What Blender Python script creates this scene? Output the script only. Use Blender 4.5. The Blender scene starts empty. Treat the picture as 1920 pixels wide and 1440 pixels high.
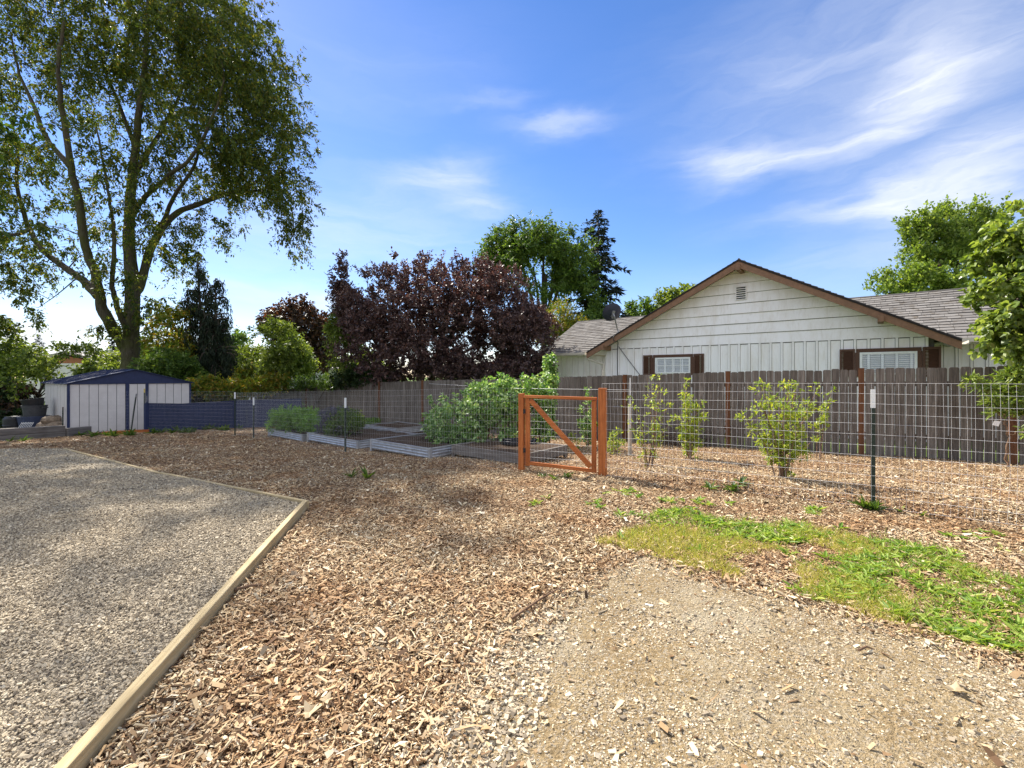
import bpy, math, numpy as np
from mathutils import Vector
R = np.random.default_rng(11)
F, HZ, CAMH = 853.0, 705.0, 1.3          # focal length in photo pixels, horizon row, eye height
scene = bpy.context.scene
COL = scene.collection
def A(*v): return np.array(v, float)
def norm(v):
    v = np.asarray(v, float); return v / np.maximum(np.linalg.norm(v, axis=-1, keepdims=True), 1e-9)

# ------------------------------------------------------------------ terrain
def vnoise(x, y, seed=0):
    x = np.asarray(x, float); y = np.asarray(y, float)
    xi = np.floor(x).astype(np.int64); yi = np.floor(y).astype(np.int64)
    fx = x - xi; fy = y - yi; fx = fx*fx*(3-2*fx); fy = fy*fy*(3-2*fy)
    def h(a, b):
        n = (a*374761393 + b*668265263 + seed*2147483647) & 0xffffffff
        n = ((n ^ (n >> 13)) * 1274126177) & 0xffffffff
        return ((n ^ (n >> 16)) & 0xffff) / 65535.0
    return (h(xi,yi)*(1-fx)+h(xi+1,yi)*fx)*(1-fy) + (h(xi,yi+1)*(1-fx)+h(xi+1,yi+1)*fx)*fy
def sstep(a, b, x):
    t = np.clip((x-a)/(b-a), 0, 1); return t*t*(3-2*t)
def g0(Y):
    Y = np.asarray(Y, float)
    return -0.05*np.clip(Y-5.5, 0, 16.5)
BERM0, BERMD = A(1.17, 5.93), norm(A(2.35, -1.49))
def gh(X, Y):
    X = np.asarray(X, float); Y = np.asarray(Y, float)
    z = g0(Y)
    n = (vnoise(X*1.1, Y*1.1, 3)-.5)*.03 + (vnoise(X*2.6, Y*2.6, 5)-.5)*.014
    near = sstep(60, 25, Y)
    far_flat = 1 - .8*sstep(4.2, 3.0, Y)
    sd = (X-BERM0[0])*(-BERMD[1]) + (Y-BERM0[1])*BERMD[0]      # + : garden side
    along = (X-BERM0[0])*BERMD[0] + (Y-BERM0[1])*BERMD[1]
    b = .075*sstep(-.10, .14, sd)*sstep(0, .8, along)*sstep(1.7, .5, sd)
    b = b + .02*sstep(.1, .5, sd)*sstep(.3, 1.2, along)*(vnoise(X*1.7, Y*1.7, 9))
    return z + n*near*far_flat + b
def gp(px, py):
    """where the ray through a photo pixel meets the ground"""
    Y = F*CAMH/(py-HZ)
    for _ in range(30):
        Y = F*(CAMH - float(g0(Y)))/(py-HZ)
    X = (px-960)/F*Y
    return A(X, Y, float(gh(X, Y)))
def Wp(px, py, Y): return A((px-960)/F*Y, Y, CAMH-(py-HZ)/F*Y)
def XY(px, Y):
    X = (px-960)/F*Y; return A(X, Y, float(gh(X, Y)))

# ------------------------------------------------------------------ mesh builder
CUBE_F = np.array([[0,3,2,1],[4,5,6,7],[0,1,5,4],[1,2,6,5],[2,3,7,6],[3,0,4,7]])
class MB:
    def __init__(s): s.v=[]; s.f=[]; s.n=0
    def add(s, v, f):
        v = np.asarray(v, float).reshape(-1,3)
        if isinstance(f, np.ndarray): s.f.append(f+s.n)
        else:
            for q in f: s.f.append(np.array([q])+s.n)
        s.v.append(v); s.n += len(v); return s
    def box(s, c, d, rz=0):
        c=np.asarray(c,float); x,y,z = [k/2 for k in d]
        v = np.array([[-x,-y,-z],[x,-y,-z],[x,y,-z],[-x,y,-z],[-x,-y,z],[x,-y,z],[x,y,z],[-x,y,z]])
        if rz:
            cs,sn=math.cos(rz),math.sin(rz); v = v@np.array([[cs,sn,0],[-sn,cs,0],[0,0,1]])
        return s.add(v+c, CUBE_F)
    def bb(s, x0,x1,y0,y1,z0,z1): return s.box(((x0+x1)/2,(y0+y1)/2,(z0+z1)/2),(abs(x1-x0),abs(y1-y0),abs(z1-z0)))
    def bar(s, p0, p1, a, b, up=(0,0,1)):
        p0=np.asarray(p0,float); p1=np.asarray(p1,float); d=norm(p1-p0)
        sd=np.cross(d,up); 
        if np.linalg.norm(sd)<1e-4: sd=np.cross(d,(1,0,0))
        sd=norm(sd); u=np.cross(sd,d)
        v=[]
        for p in (p0,p1):
            for i,j in ((-1,-1),(1,-1),(1,1),(-1,1)): v.append(p+sd*a/2*i+u*b/2*j)
        return s.add(v, CUBE_F)
    def tube(s, pts, rad, n=6, cap=True, rough=0):
        pts=np.asarray(pts,float); m=len(pts); rad=np.broadcast_to(np.asarray(rad,float),(m,))
        t=np.gradient(pts,axis=0); t=norm(t)
        ref=np.where(np.abs(t[:,2:3])>.9, A(1,0,0), A(0,0,1))
        a=norm(np.cross(t,ref)); 
        for i in range(1,m):                                   # keep the frame from flipping
            a[i]=norm(a[i-1]-t[i]*np.dot(a[i-1],t[i]))
        b=np.cross(t,a)
        an=np.arange(n)*2*math.pi/n
        rj=np.ones((m,n)) if not rough else 1+rough*(np.random.default_rng(m*n).normal(0,1,(1,n))*.6+np.random.default_rng(m+n).normal(0,1,(m,n))*.5)
        v=pts[:,None,:]+(rad[:,None]*rj)[...,None]*(np.cos(an)[None,:,None]*a[:,None,:]+np.sin(an)[None,:,None]*b[:,None,:])
        i=np.arange(m-1)[:,None]*n; j=np.arange(n)[None,:]; k=(j+1)%n
        f=np.stack([i+j,i+k,i+n+k,i+n+j],-1).reshape(-1,4)
        s.add(v.reshape(-1,3), f)
        if cap:
            s.f.append(np.array([list(range(n))[::-1]])+s.n-m*n); s.f.append(np.array([list(range(n))])+s.n-n)
        return s
    def lathe(s, c, prof, n=20):
        c=np.asarray(c,float); an=np.arange(n)*2*math.pi/n; m=len(prof)
        v=np.array([[r*math.cos(q),r*math.sin(q),z] for r,z in prof for q in an])+c
        i=np.arange(m-1)[:,None]*n; j=np.arange(n)[None,:]; k=(j+1)%n
        s.add(v, np.stack([i+j,i+k,i+n+k,i+n+j],-1).reshape(-1,4)); return s
    def prism(s, poly, axis_vec):
        poly=np.asarray(poly,float); n=len(poly); e=np.asarray(axis_vec,float)
        v=np.vstack([poly,poly+e]); f=[list(range(n))[::-1], list(range(n,2*n))]
        for i in range(n): f.append([i,(i+1)%n,n+(i+1)%n,n+i])
        return s.add(v,f)
    def build(s, name, mat, parent=None, world=True, smooth=False, bevel=0):
        v=np.vstack(s.v)
        if parent is not None and world and parent.name in ROOT:
            loc,rz=ROOT[parent.name]; v=v-np.asarray(loc)
            if rz:
                cs,sn=math.cos(-rz),math.sin(-rz); v=v@np.array([[cs,sn,0],[-sn,cs,0],[0,0,1]])
        me=bpy.data.meshes.new(name)
        me.vertices.add(len(v)); me.vertices.foreach_set('co', v.astype(np.float32).ravel())
        tot=np.concatenate([np.full(len(a),a.shape[1]) for a in s.f]); lp=np.concatenate([a.ravel() for a in s.f])
        me.loops.add(len(lp)); me.loops.foreach_set('vertex_index', lp.astype(np.int32))
        me.polygons.add(len(tot)); me.polygons.foreach_set('loop_start', np.concatenate([[0],np.cumsum(tot)[:-1]]).astype(np.int32))
        me.update(calc_edges=True); me.validate()
        me.polygons.foreach_set('use_smooth', np.full(len(me.polygons),bool(smooth)))
        if mat is not None: me.materials.append(mat)
        o=bpy.data.objects.new(name, me); COL.objects.link(o)
        if parent is not None:
            o.parent=parent
            if parent.name in ROOT: ROOT[o.name]=ROOT[parent.name]
        if bevel:
            b=o.modifiers.new('bevel','BEVEL'); b.width=bevel; b.segments=2; b.limit_method='ANGLE'
        return o
ROOT={}
def tag(o,label=None,cat=None,group=None,kind=None):
    if label: o['label']=label
    if cat: o['category']=cat
    if group: o['group']=group
    if kind: o['kind']=kind
    return o
def thing(name,label,cat,loc,rz=0,group=None):
    o=bpy.data.objects.new(name,None); COL.objects.link(o); o.location=tuple(loc); o.rotation_euler=(0,0,rz); o.empty_display_size=.1
    ROOT[o.name]=(np.asarray(loc,float),rz); return tag(o,label,cat,group)
def dup(root,loc,rz=0,label=None,scale=None):
    def cp(o,par):
        c=o.copy(); COL.objects.link(c)
        if par is not None: c.parent=par
        for ch in o.children: cp(ch,c)
        return c
    r=cp(root,None); r.location=tuple(loc); r.rotation_euler=(0,0,rz)
    if scale: r.scale=scale
    if label: r['label']=label
    return r

# ------------------------------------------------------------------ materials
def lin(c):
    return tuple(((x/255)/12.92 if x<=10 else ((x/255+.055)/1.055)**2.4) for x in c)
class NT:
    def __init__(s,tree): s.t=tree
    def n(s,ty,ins=None,**kw):
        nd=s.t.nodes.new(ty)
        for k,v in kw.items(): setattr(nd,k,v)
        for k,v in (ins or {}).items():
            if isinstance(v,bpy.types.NodeSocket): s.t.links.new(v,nd.inputs[k])
            else: nd.inputs[k].default_value=v
        return nd
    def ramp(s,fac,stops,interp='LINEAR'):
        nd=s.t.nodes.new('ShaderNodeValToRGB'); cr=nd.color_ramp; cr.interpolation=interp
        while len(cr.elements)<len(stops): cr.elements.new(.5)
        for e,(p,c) in zip(cr.elements,stops):
            e.position=p; e.color=tuple(c)+(1,) if len(c)==3 else c
        s.t.links.new(fac,nd.inputs[0]); return nd.outputs[0]
    def mix(s,fac,a,b,mode='MIX'):
        nd=s.t.nodes.new('ShaderNodeMix'); nd.data_type='RGBA'; nd.blend_type=mode
        for k,v in ((0,fac),(6,a),(7,b)):
            if isinstance(v,bpy.types.NodeSocket): s.t.links.new(v,nd.inputs[k])
            else: nd.inputs[k].default_value=v if not isinstance(v,tuple) or len(v)==4 else v+(1,)
        return nd.outputs[2]
    def math(s,op,a,b=0.0,clamp=False):
        nd=s.t.nodes.new('ShaderNodeMath'); nd.operation=op; nd.use_clamp=clamp
        for k,v in ((0,a),(1,b)):
            if isinstance(v,bpy.types.NodeSocket): s.t.links.new(v,nd.inputs[k])
            else: nd.inputs[k].default_value=v
        return nd.outputs[0]
    def co(s,scale=(1,1,1),which='Object'):
        tc=s.t.nodes.new('ShaderNodeTexCoord'); mp=s.t.nodes.new('ShaderNodeMapping'); mp.inputs['Scale'].default_value=scale
        s.t.links.new(tc.outputs[which],mp.inputs[0]); return mp.outputs[0]
    def noise(s,vec,scale,detail=4,rough=.6,dist=0):
        return s.n('ShaderNodeTexNoise',{'Vector':vec,'Scale':scale,'Detail':detail,'Roughness':rough,'Distortion':dist}).outputs[0]
    def island(s): return s.n('ShaderNodeNewGeometry').outputs['Random Per Island']
def material(name,fn,rough=.7,spec=.3,metal=0.0):
    m=bpy.data.materials.new(name); m.use_nodes=True; t=m.node_tree; t.nodes.clear(); n=NT(t)
    b=n.n('ShaderNodeBsdfPrincipled'); b.inputs['Roughness'].default_value=rough; b.inputs['Specular IOR Level'].default_value=spec; b.inputs['Metallic'].default_value=metal
    out=n.n('ShaderNodeOutputMaterial'); r=fn(n,b)
    if isinstance(r,bpy.types.NodeSocket): t.links.new(r,b.inputs['Base Color']); r=None
    t.links.new(r.outputs[0] if r is not None else b.outputs[0],out.inputs[0]); return m
def bump(n,b,h,strength=.5,dist=.01):
    bp=n.n('ShaderNodeBump',{'Height':h,'Strength':strength,'Distance':dist}); n.t.links.new(bp.outputs[0],b.inputs['Normal'])
def plain(name,c,rough=.6,spec=.3,metal=0.0,var=.12,scale=9,bmp=0.0):
    def f(n,b):
        co=n.co(); k=n.noise(co,scale,5,.65)
        lo=tuple(x*(1-var*1.6) for x in c); hi=tuple(min(1,x*(1+var)) for x in c)
        if bmp: bump(n,b,n.noise(co,scale*6,4),bmp,.004)
        return n.ramp(k,[(.3,lo),(.7,hi)])
    return material(name,f,rough,spec,metal)
def leafmat(name,cols,trans=.4,rough=.5,spec=.35,tint=None):
    """leaf blades: colour varies from leaf to leaf, thin enough for light to pass"""
    m=bpy.data.materials.new(name); m.use_nodes=True; t=m.node_tree; t.nodes.clear(); n=NT(t)
    st=[(i/(len(cols)-1),c) for i,c in enumerate(cols)]
    c=n.ramp(n.island(),st)
    co=n.co(); nz=n.noise(co,.55,3,.6)
    c=n.mix(n.math('MULTIPLY',nz,.5),c,n.mix(1.0,c,(.72,.80,.62),'MULTIPLY'))
    b=n.n('ShaderNodeBsdfPrincipled',{'Base Color':c,'Roughness':rough,'Specular IOR Level':spec})
    tc=n.mix(1.0,c,tint or (1.5,1.45,.7),'MULTIPLY')
    tr=n.n('ShaderNodeBsdfTranslucent',{'Color':tc})
    mx=n.n('ShaderNodeMixShader',{0:trans,1:b.outputs[0],2:tr.outputs[0]})
    t.links.new(mx.outputs[0],n.n('ShaderNodeOutputMaterial').inputs[0]); return m

CHIP=[(0,(.07,.042,.024)),(.07,(.16,.095,.05)),(.17,(.30,.19,.10)),(.28,(.47,.325,.175)),(.38,(.40,.335,.245)),(.50,(.62,.475,.275)),(.60,(.37,.235,.125)),(.72,(.72,.58,.36)),(.82,(.52,.345,.19)),(.93,(.77,.66,.455)),(1,(.83,.75,.58))]
def f_chip(n,b):
    c=n.ramp(n.island(),CHIP); co=n.co(); k=n.noise(co,90,3)
    c=n.mix(n.math('MULTIPLY',k,.55),c,n.mix(1.0,c,(.42,.36,.31),'MULTIPLY'))
    big=n.noise(co,1.4,3)
    return n.mix(n.ramp(big,[(.46,(0,0,0)),(.66,(.75,.75,.75))]),c,n.mix(1.0,c,(.76,.58,.45),'MULTIPLY'))
M_chip=material('wood chips',f_chip,.8,.2)
def f_mulch(n,b):
    co=n.co(); warp=n.noise(co,6,3)
    v=n.n('ShaderNodeTexVoronoi',{'Vector':co,'Scale':38.0,'Randomness':1.0}); v2=n.n('ShaderNodeTexVoronoi',{'Vector':co,'Scale':85.0})
    rnd=n.n('ShaderNodeSeparateColor',{0:v.outputs['Color']}).outputs[0]; rnd2=n.n('ShaderNodeSeparateColor',{0:v2.outputs['Color']}).outputs[1]
    k=n.math('ADD',n.math('MULTIPLY',rnd,.6),n.math('MULTIPLY',rnd2,.4))
    c=n.ramp(k,[(.1,(.06,.034,.022)),(.35,(.17,.09,.05)),(.6,(.34,.21,.115)),(.85,(.54,.38,.22)),(1,(.64,.50,.33))])
    bump(n,b,n.math('ADD',v.outputs['Distance'],v2.outputs['Distance']),.9,.02)
    c=n.mix(n.math('MULTIPLY',warp,.45),c,n.mix(1.0,c,(.45,.36,.3),'MULTIPLY'))
    px=n.n('ShaderNodeSeparateXYZ',{0:co}); far=n.math('ADD',px.outputs[1],n.math('MULTIPLY',warp,2.0))     # rough grass past the yard
    left=n.math('MULTIPLY',n.math('ADD',px.outputs[0],n.math('MULTIPLY',warp,1.5)),-1.0)
    k2=n.math('MAXIMUM',n.n('ShaderNodeMapRange',{0:far,1:17.5,2:19.5}).outputs[0],n.n('ShaderNodeMapRange',{0:left,1:13.6,2:14.6}).outputs[0])
    return n.mix(k2,c,n.ramp(n.noise(co,2,5),[(.3,(.06,.10,.02)),(.7,(.14,.19,.045))]))
M_mulch=material('bark mulch',f_mulch,.9,.1)
STONE=[(0,(.14,.112,.08)),(.25,(.32,.26,.185)),(.55,(.47,.39,.27)),(.8,(.59,.49,.345)),(1,(.70,.61,.455))]
def f_stone(n,b):
    c=n.ramp(n.island(),STONE); return n.mix(n.math('MULTIPLY',n.noise(n.co(),140,3),.4),c,n.mix(1.0,c,(.6,.56,.5),'MULTIPLY'))
M_stone=material('crushed stone',f_stone,.85,.25)
def f_gravel(n,b):
    co=n.co(); v=n.n('ShaderNodeTexVoronoi',{'Vector':co,'Scale':62.0}); v2=n.n('ShaderNodeTexVoronoi',{'Vector':co,'Scale':130.0})
    r=n.n('ShaderNodeSeparateColor',{0:v.outputs['Color']}).outputs[0]; r2=n.n('ShaderNodeSeparateColor',{0:v2.outputs['Color']}).outputs[2]
    k=n.math('ADD',n.math('MULTIPLY',r,.5),n.math('MULTIPLY',r2,.5))
    c=n.ramp(k,[(.08,(.11,.09,.066)),(.4,(.28,.235,.172)),(.65,(.43,.365,.268)),(1,(.58,.50,.38))])
    big=n.noise(co,.8,4); c=n.mix(n.ramp(big,[(.45,(0,0,0)),(.7,(.7,.7,.7))]),c,n.mix(.5,c,(.42,.34,.22)))
    bump(n,b,n.math('ADD',v.outputs['Distance'],v2.outputs['Distance']),.8,.012); return c
M_gravel=material('gravel bed',f_gravel,.9,.15)
def f_dirt(n,b):
    co=n.co(); v=n.n('ShaderNodeTexVoronoi',{'Vector':co,'Scale':110.0}); r=n.n('ShaderNodeSeparateColor',{0:v.outputs['Color']}).outputs[0]
    k=n.noise(co,3.0,6,.65); f=n.noise(co,70,4,.7)
    c=n.ramp(k,[(.25,(.27,.185,.095)),(.5,(.35,.26,.145)),(.72,(.42,.33,.20))])
    c=n.mix(n.ramp(f,[(.38,(.85,.85,.85)),(.6,(0,0,0))]),c,n.mix(1.0,c,(.58,.54,.47),'MULTIPLY'))
    c=n.mix(n.ramp(n.noise(co,1.3,4),[(.5,(0,0,0)),(.72,(.6,.6,.6))]),c,(.40,.36,.27))
    c=n.mix(n.ramp(r,[(.7,(0,0,0)),(.95,(.7,.7,.7))]),c,(.42,.37,.29))
    bump(n,b,n.math('ADD',n.math('MULTIPLY',f,1.6),n.math('MULTIPLY',n.noise(co,26,4,.7),2.2)),.9,.016); return c
M_dirt=material('packed dirt',f_dirt,.95,.1)
def f_lawn(n,b):
    co=n.co(); k=n.noise(co,2,5); bump(n,b,n.noise(co,60,3),.8,.03)
    return n.ramp(k,[(.3,(.06,.10,.02)),(.7,(.13,.19,.04))])
M_lawn=material('lawn',f_lawn,.9,.1)
def wood(name,lo,mid,hi,rough=.75,axis=2,bmp=.35,knots=True,island=.5,fine=26):
    def f(n,b):
        sc=[fine]*3; sc[axis]=fine*.045
        co=n.co(tuple(sc)); isl=n.island()
        k=n.noise(n.n('ShaderNodeVectorMath',{0:co,1:n.n('ShaderNodeCombineXYZ',{0:n.math('MULTIPLY',isl,37.0),1:n.math('MULTIPLY',isl,91.0),2:n.math('MULTIPLY',isl,53.0)}).outputs[0]},operation='ADD').outputs[0],1.4,7,.7,.4)
        c=n.ramp(k,[(.25,lo),(.5,mid),(.75,hi)])
        c=n.mix(n.math('MULTIPLY',isl,island),c,n.mix(1.0,c,(.55,.53,.52),'MULTIPLY'))
        bl=n.noise(n.co(),3.1,4); c=n.mix(n.ramp(bl,[(.5,(0,0,0)),(.75,(.5,.5,.5))]),c,n.mix(1.0,c,(.55,.5,.46),'MULTIPLY'))
        bump(n,b,k,bmp,.006); return c
    return material(name,f,rough,.2)
M_fence=wood('weathered fence boards',(.07,.058,.047),(.185,.16,.135),(.37,.33,.285),.9,2,.7,island=.85,fine=34)
M_cedar=wood('stained cedar',(.17,.045,.014),(.42,.13,.036),(.62,.23,.075),.55,2,.2,island=.25,fine=30)
M_cedar_h=wood('stained cedar rail',(.17,.045,.014),(.42,.13,.036),(.62,.23,.075),.55,0,.2,island=.25,fine=30)
M_post=wood('brown fence post',(.085,.035,.017),(.165,.072,.034),(.25,.12,.06),.8,2,.3)
M_lumber=wood('new pine lumber',(.30,.22,.11),(.50,.385,.21),(.64,.52,.32),.8,1,.45,island=.15,fine=34)
M_greywood=wood('grey weathered timber',(.09,.08,.07),(.19,.17,.15),(.31,.28,.25),.9,0,.5)
M_stake=wood('pale weathered stake',(.28,.24,.2),(.42,.38,.32),(.55,.5,.43),.85,2,.3)
def bark(name,lo,hi,moss=0.0):
    def f(n,b):
        co=n.co((9,9,2.2)); k=n.noise(co,1.6,7,.7,.6); c=n.ramp(k,[(.3,lo),(.7,hi)])
        if moss:
            ms=n.noise(n.co(),1.3,5); c=n.mix(n.ramp(ms,[(.42,(0,0,0)),(.62,(moss,moss,moss))]),c,(.075,.085,.018))
        bump(n,b,k,.8,.03); return c
    return material(name,f,.95,.1)
M_bark=bark('mossy bark',(.035,.028,.022),(.13,.108,.085),.6)
M_bark2=bark('dark bark',(.04,.03,.025),(.11,.085,.07))
M_stem=bark('young stems',(.12,.07,.045),(.26,.17,.11))
G=lambda *c: tuple(x for x in c)
L_ash=leafmat('ash leaves',[G(0.034,0.054,0.017),G(0.054,0.084,0.022),G(0.084,0.120,0.024),G(0.132,0.156,0.026),G(0.180,0.144,0.029)],.40,.5,.2)
L_yel=leafmat('yellowing leaves',[G(0.069,0.127,0.017),G(0.138,0.196,0.023),G(0.253,0.241,0.029),G(0.345,0.196,0.034)],.45)
L_light=leafmat('light green leaves',[G(.075,.115,.022),G(.12,.17,.03),G(.18,.23,.045),G(.25,.29,.075)],.45)
L_mid=leafmat('mid green leaves',[G(0.036,0.073,0.015),G(0.065,0.124,0.021),G(0.115,0.183,0.029),G(0.163,0.226,0.041)],.4)
L_dark=leafmat('dark green leaves',[G(0.014,0.031,0.011),G(0.026,0.054,0.016),G(0.046,0.078,0.022)],.3)
L_plum=leafmat('purple plum leaves',[G(0.043,0.025,0.030),G(0.062,0.040,0.045),G(0.094,0.056,0.056),G(0.150,0.081,0.062),G(0.188,0.131,0.119)],.2,.46,.35,(1.35,.85,.7))
L_copper=leafmat('copper leaves',[G(0.027,0.022,0.021),G(0.053,0.036,0.026),G(0.098,0.060,0.030),G(0.150,0.075,0.038)],.3,.45,.4,(1.5,.9,.5))
L_cedar=leafmat('cedar sprays',[G(0.012,0.022,0.014),G(0.022,0.034,0.019),G(0.038,0.050,0.024)],.18,.6,.2)
L_spruce=leafmat('spruce needles',[G(0.013,0.021,0.018),G(0.022,0.033,0.026),G(0.036,0.047,0.034)],.12,.6,.2)
L_upr=leafmat('bright maple leaves',[G(0.075,0.130,0.025),G(0.135,0.208,0.036),G(0.209,0.286,0.051),G(0.299,0.364,0.086)],.42)
L_redbud=leafmat('broad heart leaves',[G(.07,.115,.018),G(.12,.18,.028),G(.18,.25,.04),G(.25,.32,.07),G(.33,.38,.12)],.42,.4,.5)
L_shrub=leafmat('berry shrub leaves',[G(0.127,0.202,0.025),G(0.228,0.316,0.037),G(0.341,0.405,0.057),G(0.455,0.455,0.076)],.42,.45,.4)
L_bram=leafmat('bramble leaves',[G(0.064,0.148,0.033),G(0.130,0.259,0.055),G(0.240,0.370,0.102),G(0.555,0.667,0.370)],.35,.42,.5)
L_fern=leafmat('feathery bed leaves',[G(0.086,0.199,0.033),G(0.163,0.305,0.046),G(0.248,0.400,0.055)],.4)
L_grass=leafmat('grass blades',[G(0.095,0.190,0.024),G(0.162,0.275,0.033),G(0.247,0.361,0.048),G(0.323,0.408,0.076),G(0.418,0.437,0.123)],.4,.5,.3)
L_dry=leafmat('yellow grass blades',[G(.22,.27,.04),G(.36,.36,.07),G(.48,.43,.12),G(.55,.47,.22)],.4,.6,.2)
L_lav=leafmat('lavender heads',[G(.07,.06,.13),G(.12,.10,.19),G(.08,.12,.06)],.3)
M_dead=leafmat('dead leaf',[G(.45,.33,.2),G(.60,.48,.33)],.25,.6)
M_wire=plain('galvanised wire',(.66,.66,.66),.42,.5,.25,.05)
M_tgreen=plain('dark green post paint',(.018,.032,.022),.5,.4,0,.2,30)
M_white=plain('white paint',(.78,.78,.76),.55,.3,0,.05,14)
M_yel=plain('yellow paint',(.62,.48,.12),.5,.3)
M_galv=plain('galvanised sheet',(.52,.53,.55),.38,.5,.6,.18,10)
M_soil=plain('garden soil',(.075,.05,.034),.95,.1,0,.4,40,.8)
M_navy=plain('navy painted board',(.022,.032,.088),.55,.35,0,.12,6)
def f_shed(n,b):
    co=n.co(); return n.ramp(n.noise(co,5,5),[(.25,(.60,.56,.53)),(.75,(.70,.66,.63))])
M_shed=material('beige shed steel',f_shed,.5,.35)
def f_side(n,b):
    co=n.co(); st=n.noise(n.co((2.5,2.5,.9)),1.5,6,.7); k=n.noise(co,22,4)
    c=n.ramp(st,[(.3,(.79,.745,.70)),(.55,(.88,.855,.845))]); sp=n.noise(co,7,8,.75)
    c=n.mix(n.ramp(sp,[(.60,(0,0,0)),(.80,(.5,.5,.5))]),c,(.46,.40,.30)); dr=n.noise(n.co((14,14,1.1)),1.2,6,.7); c=n.mix(n.ramp(dr,[(.52,(0,0,0)),(.75,(.35,.35,.35))]),c,(.52,.46,.36)); bump(n,b,k,.1,.003); return c
M_groove=plain('painted groove shade',(.10,.095,.085),.95,.1)  # dark colour stands in for the shade inside the siding gaps
M_siding=material('white painted siding',f_side,.6,.3)
M_brown=plain('brown trim paint',(.23,.125,.07),.6,.3,0,.14,12)
M_shutter=plain('dark brown shutter paint',(.095,.045,.026),.55,.3,0,.1,12)
def f_shingle(n,b):
    c=n.ramp(n.island(),[(0,(.140,.130,.122)),(.5,(.168,.157,.147)),(1,(.205,.192,.18))]); co=n.co()
    c=n.mix(n.ramp(n.noise(co,5.5,7,.75),[(.52,(0,0,0)),(.68,(.8,.8,.8))]),c,(.075,.055,.032)); bump(n,b,n.noise(co,120,3),.5,.004); return c
M_shingle=material('worn shingles',f_shingle,.95,.1)
M_under=plain('dark roofing felt',(.035,.03,.028),.95,.1)
M_darkglass=plain('dark window glass',(.05,.06,.07),.1,.6,0,.05)
M_glass=bpy.data.materials.new('window glass'); M_glass.use_nodes=True; _t=M_glass.node_tree; _t.nodes.clear(); _n=NT(_t)
_mx=_n.n('ShaderNodeMixShader',{0:.07,1:_n.n('ShaderNodeBsdfTransparent',{0:(.93,.95,.96,1)}).outputs[0],2:_n.n('ShaderNodeBsdfGlossy',{'Roughness':.02}).outputs[0]}); _t.links.new(_mx.outputs[0],_n.n('ShaderNodeOutputMaterial').inputs[0])
M_blind=plain('white blinds',(.30,.335,.37),.6,.3,0,.05)
M_black=plain('black plastic',(.018,.018,.02),.5,.4,0,.2)
M_dgrey=plain('dark grey plastic',(.05,.052,.058),.5,.4,0,.2)
M_bluep=plain('blue grey plastic',(.045,.060,.115),.5,.4,0,.15)
M_dish=plain('dark navy dish paint',(.025,.028,.05),.5,.4,0,.1)
M_grey=plain('grey metal',(.32,.32,.33),.45,.5,.6,.1)
M_gutter=plain('cream gutter paint',(.60,.55,.45),.45,.4,0,.06)
M_rock=plain('brown rock',(.26,.20,.145),.9,.2,0,.35,9,.7)
M_brick=plain('orange brick',(.36,.15,.08),.85,.2,0,.2,20)
M_farwall=plain('pale far wall',(.66,.64,.60),.8,.2,0,.06)
M_farroof=plain('pale far roof',(.40,.36,.33),.9,.2,0,.1)

# ------------------------------------------------------------------ leaves, branches, trees
def leaf_quads(mb,P,D,N,L,Wd,fold=.15,mid=.45):
    D=norm(D); S=norm(np.cross(N,D)); Nn=np.cross(D,S); L=L[:,None]; Wd=Wd[:,None]
    m=P+D*L*mid+Nn*Wd*fold
    v=np.stack([P,m+S*Wd/2,P+D*L,m-S*Wd/2],1).reshape(-1,3)
    mb.add(v,np.arange(len(P)*4).reshape(-1,4))
def leaf_broad(mb,P,D,N,L,Wd,fold=.16,curl=.12):
    D=norm(D); S=norm(np.cross(N,D)); Nn=np.cross(D,S); L=L[:,None]; Wd=Wd[:,None]; n=len(P)
    tip=P+D*L-Nn*L*curl; c=P+D*L*.5
    l1=P+D*L*.18+S*Wd*.38+Nn*Wd*fold; l2=P+D*L*.55+S*Wd*.5+Nn*Wd*fold-Nn*L*curl*.3
    r1=P+D*L*.18-S*Wd*.38+Nn*Wd*fold; r2=P+D*L*.55-S*Wd*.5+Nn*Wd*fold-Nn*L*curl*.3
    v=np.stack([P,l1,l2,tip,r2,r1],1).reshape(-1,3); i=np.arange(n)[:,None]*6
    mb.add(v,np.concatenate([i+np.array([[0,3,2,1]]),i+np.array([[0,5,4,3]])]))
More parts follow.
